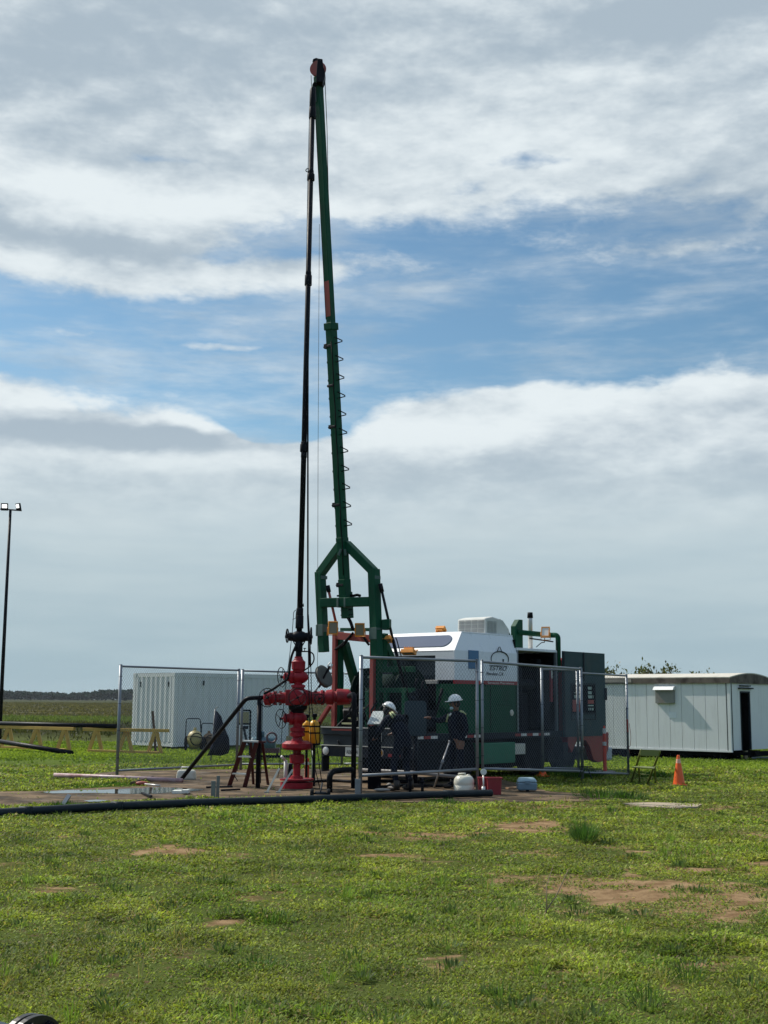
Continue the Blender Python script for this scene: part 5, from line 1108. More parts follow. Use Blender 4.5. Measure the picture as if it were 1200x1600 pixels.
def extinguisher(px, label, m_, s=1.0, YE=43.5):
    b0 = P(px, 1173, YE); t = thing('wheeled_extinguisher', (b0.x, YE, 0), label, 'extinguisher', 'wheeled extinguishers by the container'); c = Vector((b0.x, YE, .32*s))
    q = MB(); q.ell(c+UZ*.06, .27*s, .27*s, .31*s, seg=20, rings=14); q.cyl(c+UZ*.34*s, c+UZ*.46*s, .05); tk = q.build('tank', m_, t)
    for sx in (-1, 1):
        q = MB(); q.lathe(c+Vector((.27*sx*s, 0, -.08*s)), (sx, 0, 0), [(0, .05), (0, .22*s), (.05, .24*s), (.06, .05)], 20); q.build('wheel', black, t)
    q = MB(); q.tube(bend([c+Vector((-.32*s, 0, -.1)), c+Vector((-.32*s, .1, .75*s)), c+Vector((.15*s, .1, .75*s)), c+Vector((.18*s, .1, .3*s))], .08), .018, 6); q.build('handle', dark_steel, t)
    q = MB(); q.ring(c+Vector((.1*s, -.30*s, .08)), (0, 1, .1), .20*s, .018, 22, 6); q.ring(c+Vector((0, 0, .12)), (.1, .2, 1), .285*s, .015, 24, 6); q.build('hose', black, t)
cream = mat('cream_yellow_tank', (.50, .40, .17), .45, dirt=.2)
extinguisher(304, 'cream yellow wheeled extinguisher with coiled hose before the container', cream); extinguisher(326, 'darker brown wheeled extinguisher partly behind the navy tarp', mat('brown_tank', (.20, .12, .06), .6, dirt=.5), .85, 43.9)
t = thing('tarp', tuple(P(340, 1178, 36)), 'dark navy tarp hanging from a slim pole behind the sloping pipe', 'tarp')
YT = 36.0; q = MB(); pl_ = [(337, 1110), (341, 1113), (346, 1120), (349, 1131), (353, 1142), (358, 1153), (359, 1170), (357, 1177), (345, 1181), (332, 1180), (323, 1181), (328, 1172), (331, 1160), (333, 1140), (334.5, 1122)]
ctr = P(343, 1155, YT-.28); front = [P(x, y, YT) for x, y in pl_]; n = len(front)
vs = front+[p.lerp(ctr, .45)+Vector((0, -.10-.05*math.sin(i*2.3), 0)) for i, p in enumerate(front)]+[ctr]+[p.lerp(Vector((ctr.x, YT+.25, ctr.z)), .4) for p in front]+[Vector((ctr.x, YT+.28, ctr.z))]
fs = [(i, (i+1) % n, n+(i+1) % n, n+i) for i in range(n)]+[(n+i, n+(i+1) % n, 2*n) for i in range(n)]+[(i, (i+1) % n, 2*n+1+(i+1) % n, 2*n+1+i) for i in range(n)]+[(2*n+1+i, 2*n+1+(i+1) % n, 3*n+1) for i in range(n)]
q.add(vs, fs, True); q.build('cloth', tarp_m, t)
q = MB(); a, b_ = P(336.5, 1108, YT+.02), G(331, 1186); q.cyl((a.x, YT+.02, a.z), (P(329, 1180, YT).x, YT+.05, 0), .022); q.tube([a, a+Vector((.04, 0, .06)), a+Vector((.09, 0, .05))], .012, 5); q.build('pole', mat('grey_pole', (.25, .25, .24), .5), t)
t = thing('notice_frame', tuple(P(382, 1160, 37)), 'black framed yellowish notice board on legs right of the fence post', 'notice board')
YN = 37.0; a, b_ = P(372, 1110, YN), P(391, 1128, YN); zt_ = a.z; zb_ = P(381, 1130, YN).z
q = MB(); q.par((a.x, YN, zb_), (b_.x-a.x-.04, 0, 0), (0, .03, 0), (0, 0, zt_-zb_-.04)); q.build('board', mat('faded_yellow_board', (.34, .30, .17), .7, dirt=.3), t)
q = MB(); q.beam((b_.x, YN, 0), (b_.x, YN, zt_), .05, .05); q.beam((a.x, YN, zt_), (b_.x, YN, zt_), .05, .05); q.beam((a.x, YN, zb_-.02), (b_.x, YN, zb_-.02), .05, .05); q.beam((a.x, YN, 0), (a.x, YN, zt_), .05, .05); q.build('frame', black_steel, t)
q = MB(); q.beam((a.x+.1, YN, zb_-.12), (b_.x-.05, YN, zb_-.12), .02, .09); q.tube([(a.x+.17, YN-.03, zb_-.1), (a.x+.25, YN-.03, zb_-.45), (b_.x, YN-.02, zb_-.62)], .035, 6); q.build('hanging_strap', dark_steel, t)
t = thing('compressor', tuple(P(412, 1170, 38)), 'blue and dark red machine on the grass behind the stepladder', 'compressor')
a = P(412, 1160, 38); q = MB(); q.cyl((a.x-.35, 38, .42), (a.x+.35, 38, .42), .22, seg=20); q.cyl((a.x-.1, 38, .62), (a.x-.1, 38, .80), .12); q.build('tank', mat('machine_blue', (.03, .10, .14), .4, dirt=.3), t, .03)
q = MB(); q.box((a.x+.1, 38, .25), .75, .4, .14); q.ring((a.x+.25, 37.8, .62), (0, 1, 0), .14, .03); q.build('motor', mat('machine_dark_red', (.10, .03, .035), .5), t, .02)
q = MB(); q.beam((a.x-.35, 38, 0), (a.x-.35, 38, .3), .06, .06); q.beam((a.x+.4, 38, 0), (a.x+.4, 38, .3), .06, .06); q.beam((a.x-.6, 38.1, .06), (a.x+.9, 38.1, .06), .05, .1); q.build('stand', black_steel, t)
q = MB(); q.beam(P(440, 1166, 43), P(455, 1166, 43), .1, .12); q.beam(P(455, 1105, 43.4), P(455, 1172, 43.4), .16, .1, (0, 1, 0)); q.beam(P(449, 1150, 43.3), P(449, 1174, 43.3), .08, .08, (0, 1, 0)); tag(q.build('timber_rack', mat('pale_timber', (.30, .25, .15), .8, dirt=.4)), 'pale timber post seen between container and wellhead', 'post')

# ---- yellow pipe racks and pipes at far left
def rack(xs_, label):
    t = thing('pipe_rack', tuple(G(sum(p[0] for p in xs_)/len(xs_), xs_[-1][1])), label, 'pipe rack', 'yellow pipe racks at the field edge'); tops = []; feet = []
    for px, yb_ in xs_:
        g = G(px, yb_); c = g+Vector((0, .25, 0)); tp = Vector((c.x, c.y, .70)); s_ = Vector((.20, 0, 0)); q = MB()
        q.beam(c-s_*1.1-Vector((0, .1, 0)), tp-s_*.15, .11, .08, (0, 1, 0)); q.beam(c+s_*1.1+Vector((0, -.1, 0)), tp+s_*.15, .11, .08, (0, 1, 0)); q.build('trestle', yellow_rack, t, .005); tops.append(tp); feet.append(c)
    e = (tops[-1]-tops[0]).normalized(); q = MB(); q.beam(tops[0]-e*.52+UZ*.04, tops[-1]+e*.48+UZ*.04, .09, .10, UZ); q.build('top_rail', yellow_rack, t, .005)
    q = MB(); q.beam(feet[0]-e*.2+UZ*.07-Vector((0, .25, 0)), feet[-1]+e*.2+UZ*.07-Vector((0, .3, 0)), .10, .09, UZ); q.build('bottom_rail', yellow_rack, t, .005); return tops
tA = rack([(9, 1171), (53, 1173), (97, 1175)], 'yellow pipe rack at far left edge, under the thick black pipe'); tB = rack([(147, 1177), (194, 1178), (240, 1179.5)], 'yellow pipe rack directly left of the white container')
q = MB(); a, b_ = tA[0], tA[-1]; e = (tB[0]-tA[0]).normalized(); q.cyl(a-e*3+UZ*.155, tB[0]+e*.9+UZ*.155, .07); tag(q.build('casing_pipe', black_steel), 'thick black pipe resting on top of the yellow racks', 'pipe')
q = MB(); q.cyl(G(112, 1176.5, .07), P(-40, 1152, 44), .075); tag(q.build('casing_pipe', black_steel), 'black pipe sloping from upper left down to the grass', 'pipe')
q = MB(); a = G(243.5, 1178); q.beam(a, P(238.5, 1111, a.y), .07, .07, (0, 1, 0)); tag(q.build('slanted_stake', wood_dark), 'dark rusty stake leaning above the end of the yellow rack', 'stake')
t = thing('light_pole', tuple(P(-2, 1160, 52)), 'tall thin black lamp pole with two lit floodlights at left edge', 'lamp pole')
bp_ = Vector((P(-1.5, 1160, 52).x, 52, 0)); tp = Vector((bp_.x, 52, P(16.5, 797, 52).z)); q = MB(); q.cyl(bp_, tp, .085, .055, seg=10); q.build('pole', black_steel, t); q = MB(); q.beam(tp+Vector((-.42, 0, .04)), tp+Vector((.46, 0, -.02)), .05, .05); q.build('crossarm', black_steel, t)
for px, w_, tl_ in ((7, .28, .12), (27.5, .24, -.5)):
    c = P(px, 791.5, 51.9); n_ = Vector((tl_, -.8, -.25)).normalized(); u2, r2 = perp(n_, UZ); q = MB(); q.par(c-r2*w_/2-u2*.17-n_*.08, r2*w_, u2*.30, n_*.08); h_ = q.build('lamp_head', black_steel, t, .01)
    q = MB(); q.par(c-r2*w_*.36-u2*.06+n_*.002, r2*w_*.72, u2*.15, n_*.006); q.build('lamp_face', lamp_lit, h_)

# ---- white trailer cabin
TC = Vector((P(1143, 1172, 38.5).x, 38.5, 0)); ts = Vector((-.75, .66, 0)).normalized(); te = Vector((.66, .75, 0)).normalized(); TLn, TW = 7.6, 2.75; Z0, Z1 = .30, 2.30
trl = thing('site_trailer', tuple(TC+ts*TLn/2+te*TW/2), 'old white panelled site cabin with arched roof and dark doorway', 'site cabin')
q = MB(); npan = 19; pw = TLn/npan
for i in range(npan): q.par(TC+ts*(i*pw+.005)+UZ*Z0, ts*(pw-.010), te*.05, UZ*(Z1-Z0))
q.build('side_wall', white_paint, trl, .003)
q = MB(); q.par(TC+ts*.01+te*.03+UZ*(Z0+.01), ts*(TLn-.02), te*.03, UZ*(Z1-Z0-.02)); q.build('inner_wall', mat('seam_grey', (.30, .32, .33), .8), trl)
q = MB(); q.par(TC+te*.06+UZ*Z0, te*.62, ts*.05, UZ*(Z1-Z0)); q.par(TC+te*1.30+UZ*Z0, te*1.45, ts*.05, UZ*(Z1-Z0)); q.par(TC+te*.68+UZ*2.02, te*.62, ts*.05, UZ*(Z1-2.02)); q.build('end_wall', white_paint, trl, .003)
q = MB(); q.par(TC+te*.66-ts*.012+UZ*Z0, te*.05, ts*.05, UZ*1.74); q.par(TC+te*1.26-ts*.012+UZ*Z0, te*.07, ts*.05, UZ*1.74); q.par(TC+te*.66-ts*.012+UZ*2.0, te*.66, ts*.05, UZ*.05); q.build('door_frame', dark_steel, trl)
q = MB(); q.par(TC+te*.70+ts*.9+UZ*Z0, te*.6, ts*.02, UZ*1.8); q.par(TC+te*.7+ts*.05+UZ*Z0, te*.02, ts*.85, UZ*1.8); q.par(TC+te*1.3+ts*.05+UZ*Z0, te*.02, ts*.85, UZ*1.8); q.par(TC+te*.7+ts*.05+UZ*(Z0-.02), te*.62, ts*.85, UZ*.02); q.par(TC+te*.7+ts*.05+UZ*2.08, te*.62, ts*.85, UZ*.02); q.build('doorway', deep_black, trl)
q = MB(); q.par(TC+te*.55-ts*.08+UZ*2.12, te*.9, ts*.08, UZ*.04); q.par(TC+te*.62-ts*.06+UZ*2.2, te*.7, ts*.06, UZ*.03); q.build('door_canopy', dark_steel, trl)
q = MB(); q.par(TC-te*.012-ts*.012+UZ*Z0, te*.07, ts*.09, UZ*(Z1-Z0)); q.build('corner_trim', white_paint, trl)
q = MB(); q.par(TC+te*.058-ts*.018+UZ*Z0, te*.05, ts*.02, UZ*(Z1-Z0)); q.par(TC+ts*.10-te*.010+UZ*Z0, ts*.02, te*.02, UZ*(Z1-Z0)); q.build('corner_seam', dark_steel, trl)
q = MB(); q.par(TC-te*.02-ts*.03+UZ*(Z0-.05), ts*(TLn+.05), te*.06, UZ*.05); q.build('sill', white_paint, trl)
arc_ = [(f, Z1+.17+.14*math.sin(math.pi*f)) for f in np.linspace(0, 1, 15)]
q = MB(); base_ = TC-te*.06-ts*.05; q.prism([base_+te*(f*(TW+.12))+UZ*z for f, z in arc_], ts*(TLn+.15)); 
vs = [base_+te*(f*(TW+.12))+UZ*z for f, z in arc_]
q = MB(); n = len(vs); e_ = ts*(TLn+.15); q.add(vs+[v+e_ for v in vs]+[v-UZ*.03 for v in vs]+[v+e_-UZ*.03 for v in vs], [(i, i+1, n+i+1, n+i) for i in range(n-1)]+[(2*n+i, 3*n+i, 3*n+i+1, 2*n+i+1) for i in range(n-1)]+[(i, 2*n+i, 2*n+i+1, i+1) for i in range(n-1)]+[(0, n, 3*n, 2*n)]); q.build('roof', roof_m, trl)
q = MB(); q.prism([base_+ts*.0+te*(f*(TW+.12))+UZ*(z-.035) for f, z in arc_]+[base_+te*(TW+.12)+UZ*(Z1-.02), base_+UZ*(Z1-.02)], ts*.04); q.par(base_+UZ*(Z1-.02)+ts*.04, ts*(TLn+.1), te*.04, UZ*.165); q.build('fascia', rust_fascia, trl)
q = MB(); q.par(base_+UZ*(Z1+.02)-te*.01+ts*(TLn*.44), ts*1.1, te*.01, UZ*.10); q.build('fascia_patch', mat('grey_tin', (.30, .27, .23), .6, dirt=.3), trl)
q = MB(); q.par(TC+ts*.2+te*.1+UZ*.12, ts*7, te*.15, UZ*.13); q.par(TC+ts*.2+te*2.2+UZ*.12, ts*7, te*.15, UZ*.13); q.par(TC-ts*.6+te*.3+UZ*.14, te*1.8, ts*.12, UZ*.14); q.par(TC-ts*.6+te*.3+UZ*.16, ts*.7, te*.1, UZ*.1)
for i in range(7): q.par(TC+ts*(.3+i*1.05)+te*.12+UZ*0, ts*.35, te*.3, UZ*.15); q.par(TC+ts*(.3+i*1.05)+te*2.1+UZ*0, ts*.35, te*.3, UZ*.15)
q.build('skid', deep_black, trl)
q = MB(); q.par(TC+ts*.3+te*1.0+UZ*.02, ts*6.6, te*.2, UZ*.26); q.build('undercarriage', deep_black, trl)
def on_side(px, py, out=0.0):
    d = ray(px, py); k_ = (TC-te*out-CO).dot(te)/d.dot(te); return CO+d*k_
a = on_side(1024, 1099, .09); b_ = on_side(1052, 1078, .09); 
vw_ = (b_-a); wv = Vector((vw_.x, vw_.y, 0)); q = MB(); q.par(a, wv, te*.09, UZ*(b_.z-a.z)); vt = q.build('wall_vent', mat('weathered_tin', (.22, .22, .20), .6, dirt=.6, dirtcol=(.12, .06, .04)), trl, .005)
q = MB(); q.prism([a+UZ*(b_.z-a.z)-wv*.05-te*.10, a+UZ*(b_.z-a.z)-wv*.05+te*.08, a+UZ*(b_.z-a.z+.12)-wv*.05+te*.08, a+UZ*(b_.z-a.z+.09)-wv*.05-te*.03], wv*1.10); q.build('vent_hood', white_paint, vt)
q = MB(); q.par(on_side(1045, 1122, .008), wv*.42, te*.006, UZ*.18); q.build('wall_patch', white_body, trl, .002)
q = MB(); q.beam(on_side(1195, 1186, -1.2)-UZ*.1, on_side(1240, 1182, -1.2)-UZ*.1, .05, .05); q.build('tow_bar', dark_steel, trl)
for i, (px, py) in enumerate(((1166, 1180), (1172, 1181))):
    pass
q = MB(); a = G(1165, 1187); q.box(a+UZ*.14, .10, .2, .28); tag(q.build('timber_block', mat('pale_timber', (.30, .25, .15), .8)), 'pale timber block on the grass below the cabin doorway', 'block')
q = MB(); a = G(1175, 1187); q.beam(a+UZ*.05, a+Vector((1.2, .3, .08)), .06, .05); tag(q.build('scrap_bar', galv), 'grey bar lying on the grass right of the timber block', 'bar')
q = MB(); a = P(981, 1150, 30.2); q.tube(bend([P(983, 1130, 30.2), P(986, 1150, 30.2), P(985, 1165, 30.2), P(982, 1168, 30.2), P(984, 1176, 30.2)], .1), .006, 5); q.beam(P(980, 1124, 30.15), P(981, 1144, 30.15), .05, .03); tag(q.build('gate_chain', frame_red), 'rusty latch and loose wire on the edge of the small right gate', 'latch')

# ---- delineator, cone, folding chair
a = Vector(G(945.5, 1212)); t = thing('delineator_post', tuple(a), 'orange and white banded post on a concrete foot at the truck front', 'delineator'); r_ = .045
zt_ = P(945.5, 1134, a.y).z; q = MB(); q.lathe(a+UZ*.06, UZ, [(0, .07), (.05, r_), (zt_-.15, r_*.9), (zt_-.08, r_*.5), (zt_-.06, r_*.5)], 16); q.build('shaft', orange_red, t)
for y0, y1 in ((1146, 1138), (1165, 1159)): q = MB(); z0 = P(945, y0, a.y).z; z1 = P(945, y1, a.y).z; q.lathe((a.x, a.y, z0), UZ, [(0, r_*1.04), (z1-z0, r_*1.0)], 16); q.build('white_band', reflect_white, t)
q = MB(); q.box(a+UZ*.05, .46, .4, .12); q.build('foot', concrete_m, t, .02)
a = Vector(G(1061, 1227)); t = thing('traffic_cone', tuple(a), 'faded orange traffic cone on the grass right of the folding chair', 'traffic cone'); zt_ = P(1062, 1179, a.y).z
q = MB(); q.lathe(a+UZ*.02, UZ, [(0, .125), (.04, .118), (zt_-.06, .032), (zt_-.035, .030), (zt_-.03, .02)], 24); q.build('cone', orange, t); q = MB(); q.lathe(a+UZ*(zt_*.70), UZ, [(0, .056), (.10, .041)], 24); q.build('reflective_band', mat('faded_band', (.78, .42, .28), .5, dirt=.3), t)
q = MB(); q.box(a+UZ*.012, .30, .30, .03); q.build('base', orange, t, .01)
YC = 25.6; t = thing('folding_chair', tuple(G(1008, 1226)), 'yellow green metal folding chair on the grass beside the traffic cone', 'chair')
tl_, tr_ = P(1002, 1172, YC+.1), P(1031, 1174, YC+.1); fl, fr_ = Vector(G(986, 1223)), Vector(G(1011, 1226)); bl_, br_3 = Vector(G(1004, 1225)), Vector(G(1029, 1226))
q = MB(); q.tube([tl_, fl], .024, 6); q.build('leg', chair_yel, t); q = MB(); q.tube([tr_, fr_], .024, 6); q.build('leg', chair_yel, t)
sl0, sr0 = P(988, 1200, YC-.15), P(1021, 1202, YC-.15); q = MB(); q.tube([P(998, 1198, YC+.25), bl_+Vector((0, .3, 0))], .024, 6); q.build('leg', chair_yel, t); q = MB(); q.tube([P(1023, 1199, YC+.25), br_3+Vector((0, .3, 0))], .024, 6); q.build('leg', chair_yel, t)
q = MB(); q.prism([P(987, 1199.5, YC-.18), P(1022, 1202, YC-.18), P(1024, 1199.5, YC+.22), P(996, 1198, YC+.22)], UZ*.018); q.build('seat', chair_yel, t, .004)
q = MB(); q.prism([P(1001, 1171.5, YC+.1), P(1030, 1172, YC+.1), P(1029, 1182, YC+.08), P(1000, 1180.5, YC+.08)], Vector((0, .018, 0))); q.build('backrest', chair_yel, t, .004)
q = MB(); q.tube([fl.lerp(tl_, .3), fr_.lerp(tr_, .3)], .008, 6); q.build('stretcher', chair_yel, t)
q = MB(); q.tube([P(917, 1198, 27.9), P(925, 1217, 27.7)], .010, 5); q.tube([P(905, 1198, 27.9), P(926, 1198, 28)], .012, 5); q.tube([P(910, 1198, 28), P(904, 1214, 27.9)], .01, 5); tag(q.build('thin_stand', dark_steel), 'thin legged stand under the truck front by the small right gate', 'stand')

# ---- foreground flange
t = thing('flanged_pipe', (-1.62, 5.95, 0), 'grey flanged pipe end poking into the bottom left corner', 'pipe')
c = P(48, 1646, 6.05); ax = Vector((.80, -.58, -.03)).normalized()
q = MB(); q.cyl(c-ax*2.5, c-ax*.02, .092, seg=28); q.build('pipe', mat('blue_grey_pipe', (.20, .23, .25), .5, dirt=.4), t)
q = MB(); q.lathe(c-ax*.05, ax, [(0, .09), (0, .165), (.032, .165), (.034, .155)], 40); q.lathe(c+ax*.0, ax, [(0, .155), (0, .168), (.032, .168), (.034, .10), (.040, .10), (.06, .098), (.065, .06)], 40); q.build('flange', mat('scuffed_black_flange', (.035, .033, .032), .38, metal=.5, dirt=.5, dirtcol=(.22, .17, .12)), t, .002)
aa, ab = perp(ax); q = MB()
for i in range(8):
    w_ = 2*math.pi*i/8+.3; p = c+(aa*math.cos(w_)+ab*math.sin(w_))*.132; q.cyl(p-ax*.09, p+ax*.065, .012, seg=8); q.cyl(p+ax*.034, p+ax*.052, .021, seg=6, smooth=False); q.cyl(p-ax*.07, p-ax*.05, .021, seg=6, smooth=False)
q.build('bolt', black_steel, t)

# ================================================================== CONTROL STAND AND WORKERS
a = P(649, 1150, 25.9); t = thing('operator_console', (a.x, 25.9, 0), 'rounded grey control panel on a post between the two workers', 'control panel')
pts = []
zt_, zb_ = P(649, 1095, 25.9).z, P(649, 1150, 25.9).z; w_ = 17*25.9/FPX
for (sx, sz) in ((1, 1), (-1, 1), (-1, -1), (1, -1)):
    cx_ = a.x+sx*(w_-.08); cz_ = (zt_ if sz > 0 else zb_)-sz*.08; s0 = {(1, 1): 0, (-1, 1): 90, (-1, -1): 180, (1, -1): 270}[(sx, sz)]
    for i in range(6): w2 = R(s0+18*i); pts.append(Vector((cx_+.08*math.cos(w2), 25.86, cz_+.08*math.sin(w2))))
q = MB(); q.prism(pts, (0, .10, 0)); q.build('panel', mat('console_grey_blue', (.035, .055, .066), .5, spec=.2), t, .01); q = MB(); q.cyl((a.x, 25.95, 0), (a.x, 25.95, zb_+.1), .05); q.box((a.x, 25.95, .02), .5, .4, .04); q.build('post', black_steel, t)
q = MB(); q.tube(bend([(a.x-.05, 25.9, zt_), (a.x-.12, 25.9, zt_+.12), (a.x+.0, 25.95, zt_+.2), (a.x+.08, 25.95, zt_+.02)], .05), .014, 6); q.ell((a.x-.05, 25.88, zt_+.05), .05, .04, .05); q.build('valve_handle', dark_steel, t)
a = P(586, 1131, 25.3); t = thing('reading_desk', (a.x, 25.35, 0), 'sloping pale panel on a dark stand at the bent worker\'s left', 'panel')
q = MB(); c4 = [P(573.5, 1131, 25.2), P(597, 1131, 25.2), P(600, 1111, 25.55), P(583, 1111, 25.55)]; q.prism(c4, Vector((0, .015, -.02))); q.build('sheet', mat('pale_sheet', (.55, .58, .55), .5), t, .003); q = MB(); q.par((c4[0].x+.02, 25.25, 0), (.26, 0, 0), (0, .25, 0), (0, 0, c4[0].z-.04)); q.build('cabinet', deep_black, t, .01)

def person(label, org, F, hip, chest, neck, head, Rarm, Larm, Rleg, Lleg, gaze):
    """all joints as (forward, left, up) from org; arms: shoulder, elbow, wrist, fingertip"""
    F = Vector(F).normalized(); Lf = UZ.cross(F); w = lambda p: Vector(org)+F*p[0]+Lf*p[1]+UZ*p[2]
    t = thing('person', tuple(org), label, 'person', 'workers in hard hats')
    V = []; Rr = []; E = []
    def add(p, r, par=None):
        V.append(w(p)); Rr.append(r); i = len(V)-1
        if par is not None: E.append((par, i))
        return i
    lp = lambda a, b_, f: tuple(a[k]+(b_[k]-a[k])*f for k in range(3))
    ip = add(hip, (.18, .15)); iw = add(lp(hip, chest, .45), (.175, .145), ip); ic = add(chest, (.215, .17), iw); i2 = add(lp(chest, neck, .6), (.13, .10), ic); inn = add(neck, (.062, .062), i2)
    ih0 = add(lp(neck, head, .45), (.062, .066), inn); ih = add(head, (.078, .092), ih0); add(tuple(head[k]+(head[k]-neck[k])*.45 for k in range(3)), (.062, .07), ih)
    skinpts = [w(head), w(lp(neck, head, .5))]; hands = []
    for arm in (Rarm, Larm):
        s, e, h, tip = arm; a = add(s, (.086, .086), i2); b_ = add(lp(s, e, .5), (.072, .072), a); c = add(e, (.062, .062), b_); d = add(lp(e, h, .6), (.044, .044), c); g = add(h, (.034, .028), d)
        pm_ = lp(h, tip, .45); k_ = add(pm_, (.040, .018), g); hands.append((w(h), w(tip)))
        dv = (w(tip)-w(pm_)); ln = dv.length; sd = dv.cross(UZ); 
        if sd.length < 1e-3: sd = dv.cross(F)
        sd.normalize(); cu = dv.normalized().cross(sd)
        for j in range(4):
            o = sd*(-.03+.02*j); L_ = ln*(.85, 1.0, .95, .75)[j]; V.append(w(pm_)+o+dv.normalized()*.02); Rr.append((.0095, .0095)); i0 = len(V)-1; E.append((k_, i0)); V.append(w(pm_)+o+dv.normalized()*L_*.6); Rr.append((.009, .009)); E.append((i0, i0+1)); V.append(w(pm_)+o*.95+dv.normalized()*L_*.95+cu*.02); Rr.append((.0075, .0075)); E.append((i0+1, i0+2))
        V.append(w(h).lerp(w(pm_), .5)+sd*.045); Rr.append((.011, .011)); i0 = len(V)-1; E.append((k_, i0)); V.append(w(pm_)+sd*.055+cu*.01); Rr.append((.009, .009)); E.append((i0, i0+1))
    for leg in (Rleg, Lleg):
        th, kn, an, toe = leg; a = add(th, (.098, .10), ip); b_ = add(lp(th, kn, .5), (.085, .085), a); c = add(kn, (.068, .068), b_); d = add(lp(kn, an, .4), (.064, .064), c); e = add(an, (.055, .055), d); add(toe, (.04, .032), e)
    me = bpy.data.meshes.new('person_body'); off = ORG[t.name]; me.from_pydata([tuple(v-off) for v in V], E, []); me.update()
    o = bpy.data.objects.new('body', me); COL.objects.link(o)
    md = o.modifiers.new('skin', 'SKIN'); md.use_smooth_shade = True
    for i, r in enumerate(Rr): me.skin_vertices[0].data[i].radius = r
    me.skin_vertices[0].data[0].use_root = True
    sb = o.modifiers.new('sub', 'SUBSURF'); sb.levels = 2; sb.render_levels = 2
    dg = bpy.context.evaluated_depsgraph_get(); dg.update(); em = bpy.data.meshes.new_from_object(o.evaluated_get(dg)); o.modifiers.clear(); o.data = em; em.name = 'body'; o.parent = t
    em.materials.clear(); em.materials.append(navy); em.materials.append(skin_m); hd = w(head); nk = w(neck)
    for p in em.polygons:
        c = p.center+off; sk = (c-hd).length < .17 and (c.z > nk.z+.01 or (c-hd).length < .12)
        for (hw, ht) in hands:
            dd = (ht-hw).normalized(); q_ = (c-hw)
            if q_.dot(dd) > .0 and q_.length < (ht-hw).length+.06: sk = True
        p.material_index = 1 if sk else 0; p.use_smooth = True
    # face, ears
    gz = Vector(gaze).normalized(); gl = UZ.cross(gz).normalized(); gu = gz.cross(gl); ax3 = (gz, gl, gu)
    q = MB(); q.ell(hd+gz*.098-gu*.01, .018, .012, .022, ax3); [q.ell(hd+gl*sg*.082-gu*.01, .012, .010, .028, ax3) for sg in (1, -1)]; q.ell(hd+gz*.085-gu*.055, .012, .022, .006, ax3); q.build('face_features', skin_m, t)
    q = MB(); [q.ell(hd+gz*.088+gl*sg*.032+gu*.02, .008, .013, .008, ax3) for sg in (1, -1)]; q.build('eyes', black, t)
    q = MB(); q.ell(hd-gz*.02+gu*.01, .090, .088, .10, ax3); q.build('hair', mat('dark_hair', (.012, .009, .008), .8), t)
    # hard hat
    hc = hd+gu*.055-gz*.005; q = MB(); q.ell(hc, .138, .118, .125, ax3, 24, 10, cut=0.0); q.ell(hc+gu*.005, .145, .018, .128, ax3, 20, 10, cut=0.0)
    br = []
    for i in range(28):
        w3 = 2*math.pi*i/28; ex = 1.14+ (.36*max(0, math.cos(w3))**2); br.append(hc+gz*.138*math.cos(w3)*ex+gl*.118*math.sin(w3)*1.14-gu*.012*math.cos(w3))
    q.prism(br, gu*.012); q.build('hard_hat', hat_m, t)
    return t, w, (gz, gl, gu), hd
# standing worker
p0 = Vector(P(713, 1228, 25.5)); p0.z = 0.012
tp_, w, fr3, hd = person('worker standing in navy coverall and white hard hat, mask under chin, arm reaching left', p0, (-.85, -.52, 0), hip=(-.02, 0, .96), chest=(-.02, 0, 1.26), neck=(.0, 0, 1.49), head=(.03, 0, 1.64),
    Rarm=((.0, -.19, 1.40), (.24, -.24, 1.30), (.47, -.22, 1.36), (.62, -.20, 1.38)), Larm=((-.01, .21, 1.40), (-.05, .27, 1.13), (.06, .27, .93), (.10, .25, .80)),
    Rleg=((.0, -.10, .88), (.03, -.13, .48), (-.02, -.14, .10), (.12, -.15, .05)), Lleg=((-.02, .10, .88), (.0, .15, .48), (-.06, .16, .10), (.08, .18, .05)), gaze=(-.95, -.30, -.06))
gz, gl, gu = fr3
q = MB(); q.ell(hd+gz*.075-gu*.085, .035, .048, .032, fr3); q.build('face_mask', mask_m, tp_)
q = MB(); q.tube([w((.12, -.09, 1.44)), w((.14, -.10, 1.36)), w((.155, -.11, 1.28))], .018, 6); q.tube([w((.02, .15, 1.485)), w((-.03, .19, 1.475)), w((-.09, .20, 1.43))], .020, 6); q.tube([w((-.02, .10, 1.50)), w((-.07, .13, 1.49)), w((-.12, .13, 1.44))], .016, 6); q.build('reflective_stripe', reflect, tp_)
q = MB(); q.tube([w((.10, -.03, 1.45)), w((.14, -.03, 1.40))], .022, 6); q.build('shirt_collar', sign_white, tp_)
for s_, (an, toe) in ((-1, ((-.02, -.14), (.12, -.15))), (1, ((-.06, .16), (.08, .18)))):
    q = MB(); q.cyl(w((an[0], an[1], .02)), w((an[0], an[1], .20)), .062, .058); q.ell(w((toe[0]-.02, toe[1], .045)), .12, .052, .05, (Vector((-.85, -.52, 0)).normalized(), UZ.cross(Vector((-.85, -.52, 0)).normalized()), UZ)); q.build('boot', boot_m, tp_)
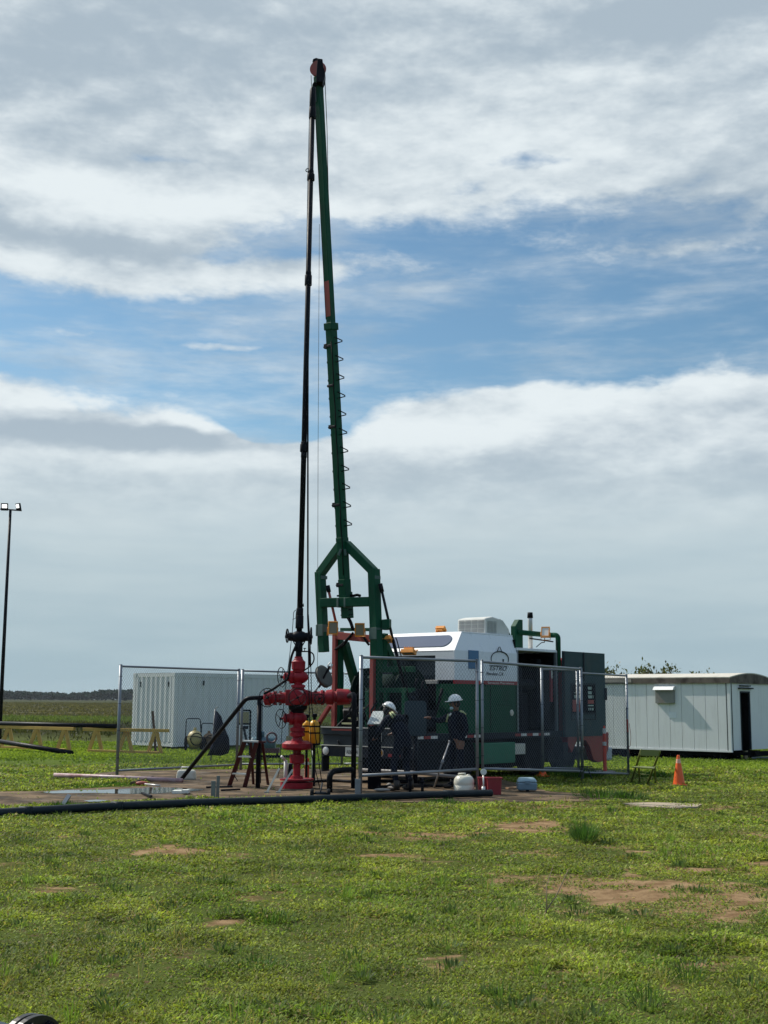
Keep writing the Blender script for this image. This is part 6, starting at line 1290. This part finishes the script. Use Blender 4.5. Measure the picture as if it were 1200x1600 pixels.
# bent worker
p0 = Vector(P(627, 1231, 24.9)); p0.z = 0.012
tp2, w, fr3, hd = person('worker bending over in dark coverall and white hard hat behind the gate', p0, (-.62, .75, 0), hip=(-.12, 0, .93), chest=(.12, 0, 1.24), neck=(.27, 0, 1.40), head=(.38, .02, 1.49),
    Rarm=((.14, -.22, 1.36), (.32, -.32, 1.12), (.52, -.22, 1.05), (.63, -.18, 1.03)), Larm=((.14, .22, 1.36), (.30, .33, 1.10), (.48, .26, .98), (.58, .22, .94)),
    Rleg=((-.05, -.11, .86), (.06, -.16, .48), (-.05, -.19, .10), (.10, -.20, .05)), Lleg=((-.05, .11, .86), (.04, .17, .48), (-.10, .20, .10), (.04, .22, .05)), gaze=(.78, .40, -.42))
q = MB(); a = w((.30, .13, 1.33)); q.tube([w((.14, .17, 1.455)), w((.07, .21, 1.435)), w((.0, .22, 1.37))], .020, 6); q.tube([w((.16, .11, 1.475)), w((.09, .14, 1.46)), w((.01, .15, 1.41))], .018, 6); q.build('reflective_stripe', reflect, tp2)
for s_, (an, toe) in ((-1, ((-.05, -.19), (.10, -.20))), (1, ((-.10, .20), (.04, .22)))):
    q = MB(); q.cyl(w((an[0], an[1], .02)), w((an[0], an[1], .20)), .062, .058); FF = Vector((-.62, .75, 0)).normalized(); q.ell(w((toe[0]-.02, toe[1], .045)), .12, .052, .05, (FF, UZ.cross(FF), UZ)); q.build('boot', boot_m, tp2)

# ================================================================== AIR
def haze(dens):
    mb = MB(); mb.par((-1900, -60, -1.5), (3800, 0, 0), (0, 1900, 0), (0, 0, 23)); o = mb.build('haze', []); kind(o, 'stuff')
    m = bpy.data.materials.new('thin_haze'); m.use_nodes = True; nt = m.node_tree; nt.nodes.clear(); N = NT(nt)
    v = N.n('ShaderNodeVolumePrincipled'); v.inputs['Color'].default_value = (.80, .88, .95, 1); v.inputs['Density'].default_value = dens; v.inputs['Anisotropy'].default_value = .2
    out = N.n('ShaderNodeOutputMaterial'); nt.links.new(v.outputs[0], out.inputs['Volume']); o.data.materials.append(m); o.visible_shadow = True
HAZE = 0.00006
if HAZE: haze(HAZE)
